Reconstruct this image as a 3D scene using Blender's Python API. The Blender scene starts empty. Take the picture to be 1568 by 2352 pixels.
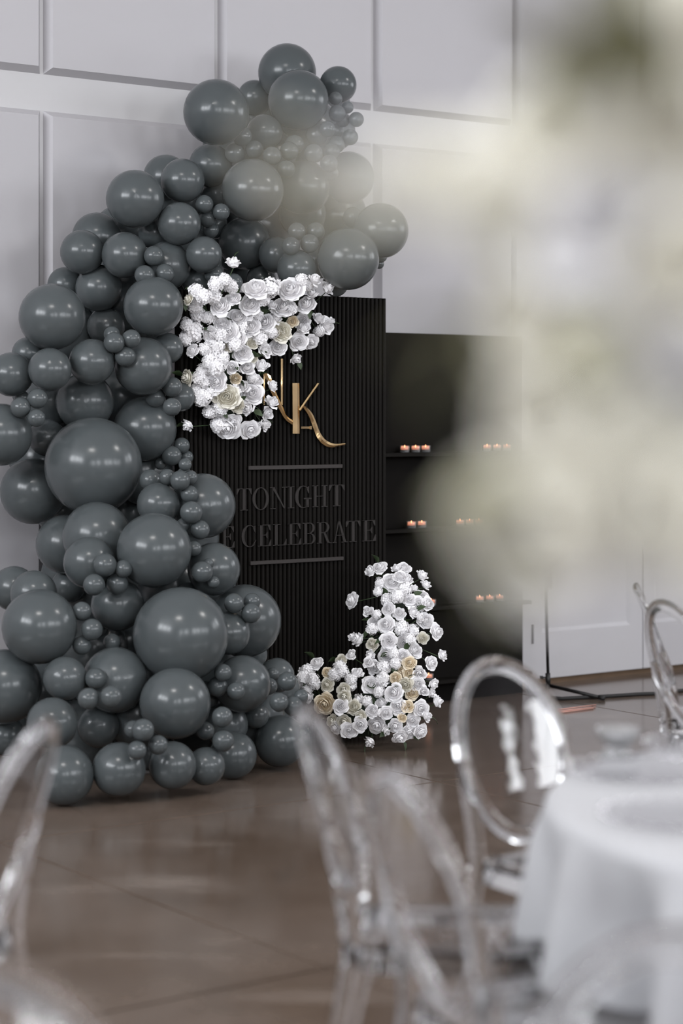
import bpy, bmesh, math, random
from mathutils import Vector, Matrix, Euler
random.seed(7)
PI = math.pi
SC = bpy.context.scene
COL = SC.collection
# ------------------------------------------------------------------ camera
F = 4600.0; CX = 784.0; HZ = 950.0; ZC = 1.55          # focal length and horizon in pixels of the 1568x2352 frame
cam = bpy.data.cameras.new('camera'); camo = bpy.data.objects.new('camera', cam); COL.objects.link(camo)
camo.location = (0, 0, ZC); camo.rotation_euler = (PI/2, 0, 0)
cam.sensor_fit = 'HORIZONTAL'; cam.sensor_width = 24.0; cam.lens = F/1568*24.0
cam.shift_y = -(1176-HZ)/1568
cam.clip_start = 0.05
cam.dof.use_dof = True; cam.dof.focus_distance = 9.3; cam.dof.aperture_fstop = cam.lens/50.0
SC.camera = camo
# ------------------------------------------------------------------ view
vs = SC.view_settings
vs.view_transform = 'Standard'; vs.look = 'None'; vs.gamma = 1.0; vs.use_curve_mapping = False
vs.exposure = -0.56
SC.cycles.max_bounces = 11; SC.cycles.diffuse_bounces = 6; SC.cycles.transmission_bounces = 12; SC.cycles.transparent_max_bounces = 16; SC.cycles.glossy_bounces = 4
SC.cycles.caustics_reflective = False; SC.cycles.caustics_refractive = False; SC.cycles.adaptive_threshold = 0.035
# ------------------------------------------------------------------ room frame: A runs along the panelled wall, N points from it into the room
TH = math.atan2(4600, 6316)
A = Vector((math.cos(TH), math.sin(TH), 0)); N = Vector((math.sin(TH), -math.cos(TH), 0))
W0 = Vector((516/398, 4600/398, 0)); DW = -N.dot(W0)*-1.0
def room(u, d, z=0.0):                                   # u along wall, d distance out of the wall
    return A*u + N*(d + N.dot(W0)) + Vector((0, 0, z))
MR = Matrix((( A.x, N.x, 0, 0), (A.y, N.y, 0, 0), (0, 0, 1, 0), (0, 0, 0, 1)))
ROTZ = TH
def P(px, py, Y): return Vector(((px-CX)*Y/F, Y, ZC-(py-HZ)*Y/F))
def on_floor(px, py): return P(px, py, ZC*F/(py-HZ))
def ud(p):                                               # world -> (u, d, z)
    return p.x*A.x+p.y*A.y, p.x*N.x+p.y*N.y-N.dot(W0), p.z
def on_plane(px, py, d):                                 # point of a wall-parallel plane seen at a pixel
    ray = Vector(((px-CX)/F, 1, -(py-HZ)/F))
    t = (d+N.dot(W0))/(N.x*ray.x+N.y*ray.y)
    return Vector((ray.x*t, t, ZC+ray.z*t))
# ------------------------------------------------------------------ world and lights
w = bpy.data.worlds.new('world'); SC.world = w; w.use_nodes = True
bg = w.node_tree.nodes['Background']; bg.inputs[0].default_value = (0.75, 0.82, 0.95, 1); bg.inputs[1].default_value = 0.3
def area(name, loc, target, sx, sy, power, col=(1, 1, 1)):
    l = bpy.data.lights.new(name, 'AREA'); l.shape = 'RECTANGLE'; l.size = sx; l.size_y = sy; l.energy = power; l.color = col
    o = bpy.data.objects.new(name, l); COL.objects.link(o); o.location = loc
    o.rotation_euler = (Vector(target)-Vector(loc)).to_track_quat('-Z', 'Y').to_euler(); return o
ROOM_U0, ROOM_U1, ROOM_D, ROOM_H = -4.0, 14.0, 11.6, 5.6
WIN = []                                                 # windows: (wall, centre along wall, z0, z1, width)
for c in (-1.6, 1.2, 4.7, 6.6, 9.1, 11.4): WIN.append(('opposite', c, 2.2, 4.0, 1.1))
for c in (2.2, 4.1, 6.0): WIN.append(('left', c, 3.1, 4.9, 1.3))
for c in (4.2, 6.6): WIN.append(('right', c, 2.6, 4.6, 1.3))
DAY = (0.93, 0.96, 1.0)
for wl, c, z0, z1, ww in WIN:
    zc = (z0+z1)/2
    if wl == 'opposite': area('daylight', room(c, ROOM_D-0.12, zc), room(c, 0, zc), ww, z1-z0, 150 if c < 8 else 125, DAY)
    elif wl == 'left': area('daylight', room(ROOM_U0+0.12, c, zc), room(0, c, zc), ww, z1-z0, 250, DAY)
    else: area('daylight', room(ROOM_U1-0.12, c, zc), room(0, c, zc), ww, z1-z0, 100, DAY)
CEIL_LAMPS = [(1.6, 5.1), (8.1, 5.1)]
for u, d in CEIL_LAMPS: area('ceiling_lamp_light', room(u, d, ROOM_H-0.16), room(u, d, 0), 1.2, 0.5, 150, (1, 0.97, 0.94))

# ------------------------------------------------------------------ materials
MATS = {}
def mat(name, col, rough=0.5, metal=0.0, trans=0.0, ior=1.45, spec=0.5, noise=None, bump=None, emit=None, sheen=0.0, alpha=None, coat=0.0, sss=0.0):
    m = bpy.data.materials.new(name); m.use_nodes = True; nt = m.node_tree; b = nt.nodes['Principled BSDF']
    b.inputs['Base Color'].default_value = (*col, 1); b.inputs['Roughness'].default_value = rough
    b.inputs['Metallic'].default_value = metal; b.inputs['Transmission Weight'].default_value = trans
    b.inputs['IOR'].default_value = ior; b.inputs['Specular IOR Level'].default_value = spec
    b.inputs['Coat Weight'].default_value = coat
    if sss: b.inputs['Subsurface Weight'].default_value = sss; b.inputs['Subsurface Radius'].default_value = (0.02, 0.02, 0.02); b.inputs['Subsurface Scale'].default_value = 0.5
    if emit: b.inputs['Emission Color'].default_value = (*emit[0], 1); b.inputs['Emission Strength'].default_value = emit[1]
    if noise or bump:
        g = nt.nodes.new('ShaderNodeNewGeometry')
    if noise:                                             # (scale, dark colour)
        n = nt.nodes.new('ShaderNodeTexNoise'); n.inputs['Scale'].default_value = noise[0]; n.inputs['Detail'].default_value = 6
        nt.links.new(g.outputs['Position'], n.inputs['Vector'])
        r = nt.nodes.new('ShaderNodeValToRGB'); r.color_ramp.elements[0].position = 0.3; r.color_ramp.elements[1].position = 0.7
        r.color_ramp.elements[0].color = (*noise[1], 1); r.color_ramp.elements[1].color = (*col, 1)
        nt.links.new(n.outputs['Fac'], r.inputs['Fac']); nt.links.new(r.outputs['Color'], b.inputs['Base Color'])
    if bump:                                              # (scale, strength, distance)
        n2 = nt.nodes.new('ShaderNodeTexNoise'); n2.inputs['Scale'].default_value = bump[0]; n2.inputs['Detail'].default_value = bump[3] if len(bump) > 3 else 4
        nt.links.new(g.outputs['Position'], n2.inputs['Vector'])
        bp = nt.nodes.new('ShaderNodeBump'); bp.inputs['Strength'].default_value = bump[1]; bp.inputs['Distance'].default_value = bump[2]
        nt.links.new(n2.outputs['Fac'], bp.inputs['Height']); nt.links.new(bp.outputs['Normal'], b.inputs['Normal'])
    MATS[name] = m; return m
M_WALL = mat('wall_paint', (0.445, 0.432, 0.450), 0.55, noise=(0.7, (0.433, 0.421, 0.438)), bump=(60, 0.05, 0.002))
M_BEAM = mat('beam_paint', (0.515, 0.507, 0.515), 0.5, noise=(0.9, (0.50, 0.492, 0.50)))
M_DOOR = mat('door_paint', (0.505, 0.497, 0.515), 0.42, noise=(1.1, (0.49, 0.48, 0.498)))
M_CEIL = mat('ceiling_paint', (0.8, 0.8, 0.8), 0.7, noise=(0.6, (0.77, 0.77, 0.77)))
M_GROUT = mat('saw_cut_dark', (0.05, 0.042, 0.038), 0.7, noise=(9, (0.04, 0.034, 0.03)))
M_BALLOON = mat('grey_latex', (0.067, 0.076, 0.079), 0.225, spec=0.42, noise=(3, (0.064, 0.073, 0.076)), bump=(25, 0.015, 0.004))
M_BLACK = mat('black_paint', (0.0058, 0.005, 0.0043), 0.7, spec=0.08, noise=(8, (0.0065, 0.0056, 0.005)))
M_SLAT = mat('black_slat', (0.0074, 0.0063, 0.0055), 0.6, spec=0.10, noise=(12, (0.008, 0.007, 0.006)))
M_LETTER = mat('charcoal_letter', (0.028, 0.0246, 0.0234), 0.6, spec=0.2, noise=(15, (0.029, 0.026, 0.0245)))
M_BAR = mat('charcoal_bar', (0.038, 0.033, 0.0315), 0.6, spec=0.3, noise=(15, (0.040, 0.035, 0.033)))
M_GOLD = mat('gold_mirror', (0.86, 0.62, 0.33), 0.09, metal=1.0, bump=(9, 0.30, 0.02, 0.0))
def petal_mat(name, col, dark):
    m = mat(name, col, 0.6, spec=0.2, noise=(40, dark)); nt = m.node_tree; b = nt.nodes['Principled BSDF']; o = nt.nodes['Material Output']
    t = nt.nodes.new('ShaderNodeBsdfTranslucent'); t.inputs['Color'].default_value = (*col, 1); mx = nt.nodes.new('ShaderNodeMixShader'); mx.inputs[0].default_value = 0.10
    nt.links.new(b.outputs[0], mx.inputs[1]); nt.links.new(t.outputs[0], mx.inputs[2]); nt.links.new(mx.outputs[0], o.inputs[0]); return m
M_WHITEP = petal_mat('white_petal', (0.96, 0.95, 0.96), (0.945, 0.935, 0.945))
M_IVORYP = petal_mat('ivory_petal', (0.86, 0.84, 0.765), (0.82, 0.79, 0.70))
M_CREAMP = petal_mat('cream_petal', (0.89, 0.82, 0.68), (0.85, 0.73, 0.55))
M_LEAF = mat('leaf_green', (0.045, 0.07, 0.03), 0.5, noise=(30, (0.03, 0.05, 0.02)))
M_OLIVE = mat('olive_leaf', (0.22, 0.21, 0.12), 0.55, noise=(30, (0.16, 0.155, 0.08)))
M_STEM = mat('stem_green', (0.05, 0.085, 0.035), 0.55, noise=(30, (0.035, 0.06, 0.025)))
M_FOAM = mat('floral_foam', (0.018, 0.028, 0.016), 0.9, noise=(40, (0.012, 0.02, 0.011)))
M_METAL = mat('black_metal', (0.014, 0.013, 0.013), 0.4, noise=(20, (0.011, 0.010, 0.010)))
M_CORD = mat('black_rubber', (0.015, 0.014, 0.014), 0.6, noise=(20, (0.012, 0.011, 0.011)))
M_COPPER = mat('copper_pink', (0.55, 0.30, 0.25), 0.4, metal=0.2, noise=(20, (0.5, 0.26, 0.21)))
M_ACRYL = mat('clear_acrylic', (1, 1, 1), 0.03, trans=1.0, ior=1.42, bump=(6, 0.03, 0.01))
M_GLASS = mat('clear_glass', (1, 1, 1), 0.0, trans=1.0, ior=1.45, bump=(10, 0.02, 0.01))
M_CLOTH = mat('white_linen', (0.395, 0.395, 0.408), 0.75, spec=0.2, noise=(5, (0.38, 0.38, 0.393)), bump=(300, 0.1, 0.001))
M_WAX = mat('white_wax', (0.85, 0.74, 0.68), 0.4, noise=(30, (0.8, 0.68, 0.62)))
M_FLAME = mat('flame', (1, 0.5, 0.2), 0.5, emit=((1.0, 0.38, 0.16), 9.0), noise=(30, (1, 0.45, 0.15)))
M_MELT = mat('melted_wax_painted_glow', (0.9, 0.55, 0.4), 0.3, emit=((1.0, 0.36, 0.17), 0.9), noise=(30, (0.85, 0.5, 0.35)))  # flame's orange glow put into the wax as emission
M_SLOT = mat('slot_grey', (0.09, 0.085, 0.09), 0.5, noise=(20, (0.08, 0.075, 0.08)))
M_LAMP = mat('lamp_diffuser', (0.9, 0.9, 0.9), 0.5, emit=((1, 0.97, 0.94), 2.0), noise=(3, (0.88, 0.88, 0.88)))
M_SKYPANE = mat('bright_window_pane', (0.9, 0.93, 1.0), 0.2, emit=((0.9, 0.95, 1.0), 3.0), noise=(0.5, (0.85, 0.9, 1.0)))
M_BLUSH = mat('threshold_wood', (0.16, 0.10, 0.06), 0.5, noise=(6, (0.11, 0.07, 0.04)))
def thin_clear(name, gloss):                              # thin clear plastic sheet: passes light straight through, fresnel gloss on top
    m = bpy.data.materials.new(name); m.use_nodes = True; nt = m.node_tree; nt.nodes.clear()
    o = nt.nodes.new('ShaderNodeOutputMaterial'); mx = nt.nodes.new('ShaderNodeMixShader'); t = nt.nodes.new('ShaderNodeBsdfTransparent')
    g = nt.nodes.new('ShaderNodeBsdfGlossy'); lw = nt.nodes.new('ShaderNodeLayerWeight'); lw.inputs['Blend'].default_value = 0.5
    pw = nt.nodes.new('ShaderNodeMath'); pw.operation = 'POWER'; pw.inputs[1].default_value = 6.0
    fr = nt.nodes.new('ShaderNodeMath'); fr.operation = 'MULTIPLY_ADD'; fr.inputs[1].default_value = 0.85; fr.inputs[2].default_value = gloss
    nt.links.new(lw.outputs['Facing'], pw.inputs[0]); nt.links.new(pw.outputs[0], fr.inputs[0])
    g.inputs['Roughness'].default_value = 0.04; t.inputs['Color'].default_value = (0.98, 0.98, 0.985, 1)
    n = nt.nodes.new('ShaderNodeTexNoise'); n.inputs['Scale'].default_value = 5; bp = nt.nodes.new('ShaderNodeBump'); bp.inputs['Strength'].default_value = 0.05; bp.inputs['Distance'].default_value = 0.02
    nt.links.new(n.outputs['Fac'], bp.inputs['Height']); nt.links.new(bp.outputs['Normal'], g.inputs['Normal'])
    nt.links.new(fr.outputs[0], mx.inputs[0]); nt.links.new(t.outputs[0], mx.inputs[1]); nt.links.new(g.outputs[0], mx.inputs[2]); nt.links.new(mx.outputs[0], o.inputs[0])
    return m
M_BEAD = thin_clear('clear_bead', 0.22)
M_FROST = mat('milky_glass', (0.95, 0.96, 0.97), 0.12, trans=0.85, ior=1.4, noise=(10, (0.93, 0.94, 0.95)))
M_SHEET = thin_clear('clear_sheet', 0.06)
def floor_material():
    m = bpy.data.materials.new('polished_concrete'); m.use_nodes = True; nt = m.node_tree; b = nt.nodes['Principled BSDF']
    g = nt.nodes.new('ShaderNodeNewGeometry')
    def noise(scale, detail, rough=0.55, dist=0.0):
        n = nt.nodes.new('ShaderNodeTexNoise'); n.inputs['Scale'].default_value = scale; n.inputs['Detail'].default_value = detail
        n.inputs['Roughness'].default_value = rough; n.inputs['Distortion'].default_value = dist
        nt.links.new(g.outputs['Position'], n.inputs['Vector']); return n
    n1 = noise(0.8, 6, 0.5, 0.2); r1 = nt.nodes.new('ShaderNodeValToRGB')
    e = r1.color_ramp.elements; e[0].position = 0.32; e[0].color = (0.092, 0.064, 0.046, 1); e[1].position = 0.68; e[1].color = (0.162, 0.127, 0.106, 1)
    nt.links.new(n1.outputs['Fac'], r1.inputs['Fac'])
    n2 = noise(4.0, 8, 0.6, 0.3); r2 = nt.nodes.new('ShaderNodeValToRGB')
    e = r2.color_ramp.elements; e[0].position = 0.35; e[0].color = (0.90, 0.89, 0.88, 1); e[1].position = 0.72; e[1].color = (1.08, 1.08, 1.08, 1)
    nt.links.new(n2.outputs['Fac'], r2.inputs['Fac'])
    mx = nt.nodes.new('ShaderNodeMix'); mx.data_type = 'RGBA'; mx.blend_type = 'MULTIPLY'; mx.inputs['Factor'].default_value = 1.0
    nt.links.new(r1.outputs['Color'], mx.inputs[6]); nt.links.new(r2.outputs['Color'], mx.inputs[7])
    mp = nt.nodes.new('ShaderNodeMapping'); mp.inputs['Rotation'].default_value = (0, 0, 0.75); mp.inputs['Scale'].default_value = (1.0, 3.2, 1)
    nt.links.new(g.outputs['Position'], mp.inputs['Vector'])
    n3 = nt.nodes.new('ShaderNodeTexNoise'); n3.inputs['Scale'].default_value = 0.9; n3.inputs['Detail'].default_value = 5; nt.links.new(mp.outputs[0], n3.inputs['Vector'])
    r3 = nt.nodes.new('ShaderNodeValToRGB'); e = r3.color_ramp.elements; e[0].position = 0.60; e[0].color = (0, 0, 0, 1); e[1].position = 0.74; e[1].color = (0.35, 0.35, 0.35, 1)
    nt.links.new(n3.outputs['Fac'], r3.inputs['Fac'])
    mx2 = nt.nodes.new('ShaderNodeMix'); mx2.data_type = 'RGBA'; nt.links.new(r3.outputs['Color'], mx2.inputs[0])
    nt.links.new(mx.outputs[2], mx2.inputs[6]); mx2.inputs[7].default_value = (0.30, 0.25, 0.22, 1)
    nt.links.new(mx2.outputs[2], b.inputs['Base Color'])
    rr = nt.nodes.new('ShaderNodeMapRange'); rr.inputs['To Min'].default_value = 0.09; rr.inputs['To Max'].default_value = 0.22
    nt.links.new(n2.outputs['Fac'], rr.inputs['Value']); nt.links.new(rr.outputs[0], b.inputs['Roughness'])
    bp = nt.nodes.new('ShaderNodeBump'); bp.inputs['Strength'].default_value = 0.04; bp.inputs['Distance'].default_value = 0.01
    nt.links.new(n2.outputs['Fac'], bp.inputs['Height']); nt.links.new(bp.outputs['Normal'], b.inputs['Normal'])
    return m
M_FLOOR = floor_material()

# ------------------------------------------------------------------ mesh helpers
def mesh_from(name, verts, faces, m=None, smooth=False):
    me = bpy.data.meshes.new(name); me.from_pydata([tuple(v) for v in verts], [], faces); me.update()
    if m: me.materials.append(m)
    if smooth: me.polygons.foreach_set('use_smooth', [True]*len(me.polygons))
    return me
def link(name, me, parent=None, loc=None, rot=None, scale=None):
    o = bpy.data.objects.new(name, me); COL.objects.link(o)
    if parent: o.parent = parent
    if loc is not None: o.location = loc
    if rot is not None: o.rotation_euler = rot
    if scale is not None: o.scale = scale if hasattr(scale, '__len__') else (scale,)*3
    return o
def empty(name, loc=(0, 0, 0), rotz=0.0):
    o = bpy.data.objects.new(name, None); COL.objects.link(o); o.location = loc; o.rotation_euler = (0, 0, rotz); o.empty_display_size = 0.1; return o
def tag(o, label, cat, group=None):
    o['label'] = label; o['category'] = cat
    if group: o['group'] = group
    return o
def structure(o): o['kind'] = 'structure'; return o
class MB:
    def __init__(s): s.v = []; s.f = []
    def add(s, vs, fs):
        k = len(s.v); s.v += [Vector(v) for v in vs]; s.f += [tuple(i+k for i in f) for f in fs]
    def box(s, lo, hi, ch=0.0):
        x0, y0, z0 = lo; x1, y1, z1 = hi
        s.add([(x0,y0,z0),(x1,y0,z0),(x1,y1,z0),(x0,y1,z0),(x0,y0,z1),(x1,y0,z1),(x1,y1,z1),(x0,y1,z1)],
              [(0,3,2,1),(4,5,6,7),(0,1,5,4),(1,2,6,5),(2,3,7,6),(3,0,4,7)])
    def prism(s, pts, y0, y1):                            # polygon in x,z extruded along y
        n = len(pts)
        s.add([(p[0], y0, p[1]) for p in pts]+[(p[0], y1, p[1]) for p in pts],
              [tuple(range(n)), tuple(range(2*n-1, n-1, -1))]+[(i, n+i, n+(i+1) % n, (i+1) % n) for i in range(n)])
    def tube(s, pts, rad, sides=10, closed=False, flat=1.0, up=None):
        pts = [Vector(p) for p in pts]; n = len(pts); rings = []
        ref = None
        for i, p in enumerate(pts):
            if closed: t = pts[(i+1) % n]-pts[i-1]
            else: t = pts[min(i+1, n-1)]-pts[max(i-1, 0)]
            t.normalize()
            r0 = up if up is not None else (ref if ref is not None else (Vector((0, 0, 1)) if abs(t.z) < 0.9 else Vector((1, 0, 0))))
            r0 = Vector(r0); a = r0-t*r0.dot(t)
            if a.length < 1e-4: a = t.orthogonal()
            a.normalize(); b = t.cross(a); ref = a
            r = rad[i] if hasattr(rad, '__len__') else rad
            rings.append([p+a*(math.cos(2*PI*k/sides)*r*flat)+b*(math.sin(2*PI*k/sides)*r) for k in range(sides)])
        vs = [v for r in rings for v in r]; fs = []
        m = n if closed else n-1
        for i in range(m):
            j = (i+1) % n
            for k in range(sides):
                l = (k+1) % sides; fs.append((i*sides+k, i*sides+l, j*sides+l, j*sides+k))
        if not closed: fs += [tuple(range(sides-1, -1, -1)), tuple((n-1)*sides+k for k in range(sides))]
        s.add(vs, fs)
    def lathe(s, prof, seg=24, cap0=False, cap1=False):
        n = len(prof); vs = []; fs = []
        for r, z in prof: vs += [(r*math.cos(2*PI*k/seg), r*math.sin(2*PI*k/seg), z) for k in range(seg)]
        for i in range(n-1):
            for k in range(seg):
                l = (k+1) % seg; fs.append((i*seg+k, i*seg+l, (i+1)*seg+l, (i+1)*seg+k))
        if cap0: fs.append(tuple(range(seg-1, -1, -1)))
        if cap1: fs.append(tuple((n-1)*seg+k for k in range(seg)))
        s.add(vs, fs)
    def mesh(s, name, m, smooth=False, M=None):
        vs = [M @ v for v in s.v] if M is not None else s.v
        me = mesh_from(name, vs, s.f, m)
        bm = bmesh.new(); bm.from_mesh(me); bmesh.ops.recalc_face_normals(bm, faces=bm.faces); bm.to_mesh(me); bm.free()
        if smooth: me.polygons.foreach_set('use_smooth', [True]*len(me.polygons))
        return me
def smooth_by_angle(me, deg=40):
    me.polygons.foreach_set('use_smooth', [True]*len(me.polygons))
    try: me.set_sharp_from_angle(angle=math.radians(deg))
    except Exception: pass
    return me
def bevel_mesh(me, off, seg=1):
    bm = bmesh.new(); bm.from_mesh(me)
    bmesh.ops.bevel(bm, geom=list(bm.edges), offset=off, segments=seg, affect='EDGES', profile=0.5)
    bm.to_mesh(me); bm.free(); return me

# ================================================================== THE SETTING
RW = room(0, 0)                                           # wall frame: local x = u, local y = -d (into the wall is +y)
ROOT_ROT = (0, 0, TH)
def R(u, d, z=0.0): return room(u, d, z)
def wallbox(mb, u0, u1, d0, d1, z0, z1): mb.box((u0, -d1, z0), (u1, -d0, z1))
def at_wall(name, mb, m, parent=None, smooth=False):      # mesh in wall coordinates (u, -d, z)
    me = mb.mesh(name, m, smooth); o = link(name, me, None)
    if parent: o.parent = parent
    else: o.location = RW; o.rotation_euler = ROOT_ROT
    return o
# floor: dark base with saw-cut slabs on it
SL = 2.03; U_J = 3.26; D_J = 2.0
mb = MB(); wallbox(mb, ROOM_U0-0.2, ROOM_U1+0.2, -0.2, ROOM_D+0.2, -0.12, -0.012)
floor = structure(at_wall('floor', mb, M_GROUT))
ucuts = [ROOM_U0-0.2]+[U_J+SL*k for k in range(-3, 6) if ROOM_U0 < U_J+SL*k < ROOM_U1]+[ROOM_U1+0.2]
dcuts = [-0.2]+[D_J+2.03*k for k in range(0, 5) if D_J+2.03*k < ROOM_D]+[ROOM_D+0.2]
for i in range(len(ucuts)-1):
    for j in range(len(dcuts)-1):
        mb = MB(); wallbox(mb, ucuts[i]+0.006, ucuts[i+1]-0.006, dcuts[j]+0.006, dcuts[j+1]-0.006, -0.013, 0.0)
        at_wall('slab', mb, M_FLOOR, floor)
# panelled wall
Z_UP0, Z_LO1 = 3.18, 3.005
mb = MB(); wallbox(mb, ROOM_U0-0.2, ROOM_U1+0.2, -0.2, -0.045, 0.035, ROOM_H)
wall = structure(at_wall('wall_back', mb, M_BEAM))
CW = 0.992; UA = ud(on_plane(865, 300, 0))[0]
def raised(u0, u1, z0, z1, ch=0.03, dep=0.045, m=M_WALL, name='panel', parent=None):
    mb = MB(); d0, d1 = -0.046, dep-0.045
    mb.add([(u0, -d0, z0), (u1, -d0, z0), (u1, -d0, z1), (u0, -d0, z1), (u0+ch, -d1, z0+ch), (u1-ch, -d1, z0+ch), (u1-ch, -d1, z1-ch), (u0+ch, -d1, z1-ch)],
           [(0, 3, 2, 1), (4, 5, 6, 7), (0, 1, 5, 4), (1, 2, 6, 5), (2, 3, 7, 6), (3, 0, 4, 7)])
    return at_wall(name, mb, m, parent or wall)
DOOR_U = None
for k in range(-9, 9):
    u0 = UA+CW*k; u1 = u0+CW
    if u1 < ROOM_U0 or u0 > ROOM_U1: continue
    raised(u0+0.008, u1-0.008, Z_UP0, ROOM_H-0.02)
    if k < 1: raised(u0+0.008, u1-0.008, 0.035, Z_LO1)
dn = 0
for k in range(1, 9):                                     # white doors with one long recessed panel each
    u0 = UA+CW*k; u1 = u0+CW
    if u0 > ROOM_U1: continue
    dn += 1
    g = 0.004; ls, rs = 0.19, 0.10
    if dn > 1: ls = 0.10
    mb = MB(); wallbox(mb, u0+g, u0+ls, -0.046, 0.0, 0.035, Z_LO1); wallbox(mb, u1-rs, u1-g, -0.046, 0.0, 0.035, Z_LO1)
    wallbox(mb, u0+ls, u1-rs, -0.046, 0.0, 0.035, 0.30); wallbox(mb, u0+ls, u1-rs, -0.046, 0.0, 2.72, Z_LO1)
    d = structure(at_wall('door_%d' % dn, mb, M_DOOR))
    mb = MB(); ch = 0.02; x0, x1, z0, z1 = u0+ls, u1-rs, 0.30, 2.72
    mb.add([(x0, 0, z0), (x1, 0, z0), (x1, 0, z1), (x0, 0, z1), (x0+ch, 0.018, z0+ch), (x1-ch, 0.018, z0+ch), (x1-ch, 0.018, z1-ch), (x0+ch, 0.018, z1-ch)],
           [(0, 1, 5, 4), (1, 2, 6, 5), (2, 3, 7, 6), (3, 0, 4, 7), (4, 5, 6, 7)])
    at_wall('recessed_panel', mb, M_DOOR, d)
    if dn == 1:
        s = ud(on_plane(1222, 1456, 0)); mb = MB(); wallbox(mb, s[0]-0.006, s[0]+0.006, -0.01, 0.006, s[2]-0.055, s[2]+0.055)
        at_wall('finger_slot', mb, M_SLOT, d)
mb = MB(); wallbox(mb, ROOM_U0-0.2, ROOM_U1+0.2, -0.2, -0.03, -0.012, 0.037); structure(at_wall('baseboard_back', mb, M_BLUSH))
# other walls with window openings, ceiling
def holed_wall(name, axis, pos, lo, hi, wins):
    mb = MB(); wins = sorted(wins); cur = lo
    def put(a0, a1, z0, z1):
        if axis == 'u': mb.box((a0, -pos-0.2, z0), (a1, -pos, z1))
        elif axis == 'l': mb.box((pos-0.2, -a1, z0), (pos, -a0, z1))
        else: mb.box((pos, -a1, z0), (pos+0.2, -a0, z1))
    for c, z0, z1, ww in wins:
        put(cur, c-ww/2, 0, ROOM_H); put(c-ww/2, c+ww/2, 0, z0); put(c-ww/2, c+ww/2, z1, ROOM_H); cur = c+ww/2
    put(cur, hi, 0, ROOM_H)
    return structure(at_wall(name, mb, M_WALL))
holed_wall('wall_front', 'u', ROOM_D, ROOM_U0, ROOM_U1, [(c, a, b, ww) for wl, c, a, b, ww in WIN if wl == 'opposite'])
holed_wall('wall_left', 'l', ROOM_U0, 0, ROOM_D, [(c, a, b, ww) for wl, c, a, b, ww in WIN if wl == 'left'])
holed_wall('wall_right', 'r', ROOM_U1, 0, ROOM_D, [(c, a, b, ww) for wl, c, a, b, ww in WIN if wl == 'right'])
mb = MB(); mb.box((ROOM_U0-0.2, -ROOM_D-0.2, ROOM_H), (ROOM_U1+0.2, 0.2, ROOM_H+0.15)); structure(at_wall('ceiling', mb, M_CEIL))
for i, (wl, c, z0, z1, ww) in enumerate(WIN):
    def wb(mb, a0, a1, t0, t1, q0, q1):                   # along wall, depth behind inner face, height
        if wl == 'opposite': mb.box((a0, -ROOM_D-t1, q0), (a1, -ROOM_D-t0, q1))
        elif wl == 'left': mb.box((ROOM_U0-t1, -a1, q0), (ROOM_U0-t0, -a0, q1))
        else: mb.box((ROOM_U1+t0, -a1, q0), (ROOM_U1+t1, -a0, q1))
    mb = MB(); wb(mb, c-ww/2, c+ww/2, 0.10, 0.12, z0, z1)
    wn = structure(at_wall('window_%d' % (i+1), mb, M_SKYPANE))
    mb = MB(); t = 0.05
    for a0, a1, q0, q1 in ((c-ww/2, c-ww/2+t, z0, z1), (c+ww/2-t, c+ww/2, z0, z1), (c-t/2, c+t/2, z0, z1), (c-ww/2, c+ww/2, z0, z0+t), (c-ww/2, c+ww/2, z1-t, z1)):
        wb(mb, a0, a1, 0.04, 0.10, q0, q1)
    at_wall('window_frame', mb, M_DOOR, wn)
for u, d in CEIL_LAMPS:
    t = empty('ceiling_light', R(u, d, ROOM_H), TH); tag(t, 'flat rectangular light panel fixed to the white ceiling', 'lamp', 'ceiling light panels')
    mb = MB(); mb.box((-0.65, -0.3, -0.10), (0.65, 0.3, 0.0)); link('housing', mb.mesh('housing', M_DOOR), t)
    mb = MB(); mb.box((-0.6, -0.25, -0.115), (0.6, 0.25, -0.095)); link('diffuser', mb.mesh('diffuser', M_LAMP), t)

# ================================================================== FLUTED BLACK BACKDROP PANEL
D_P = ud(P(885, 1665, 1.55*F/(1665-HZ)))[1]               # its distance out of the wall
uR = ud(on_plane(884, 1000, D_P))[0]; uL = uR-1.20
ZT = on_plane(884, 686, D_P).z
NSL = 48; pitch = 1.20/NSL
panel = empty('backdrop_panel', R(uL, D_P, 0), TH)
tag(panel, 'tall black fluted backdrop panel with gold monogram behind the balloon garland', 'backdrop')
mb = MB(); mb.box((0.0, 0.0, 0.0), (1.20, 0.035, ZT-0.004)); link('board', mb.mesh('board', M_BLACK), panel)
mb = MB(); pr = [(-0.0095, 0.001), (-0.0095, -0.008), (-0.0075, -0.0125), (-0.003, -0.0155), (0.003, -0.0155), (0.0075, -0.0125), (0.0095, -0.008), (0.0095, 0.001)]
n = len(pr); mb.add([(x, y, 0.0) for x, y in pr]+[(x, y, ZT) for x, y in pr], [tuple(range(n-1, -1, -1)), tuple(range(n, 2*n))]+[(i, (i+1) % n, n+(i+1) % n, n+i) for i in range(n)])
slat_me = smooth_by_angle(mb.mesh('slat', M_SLAT), 50)
for i in range(NSL): link('slat', slat_me, panel, (pitch*(i+0.5), 0, 0))
def pl(px, py, d=D_P+0.016):                              # pixel -> panel-local (x, z)
    u, _, z = ud(on_plane(px, py, d)); return u-uL, z
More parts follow.
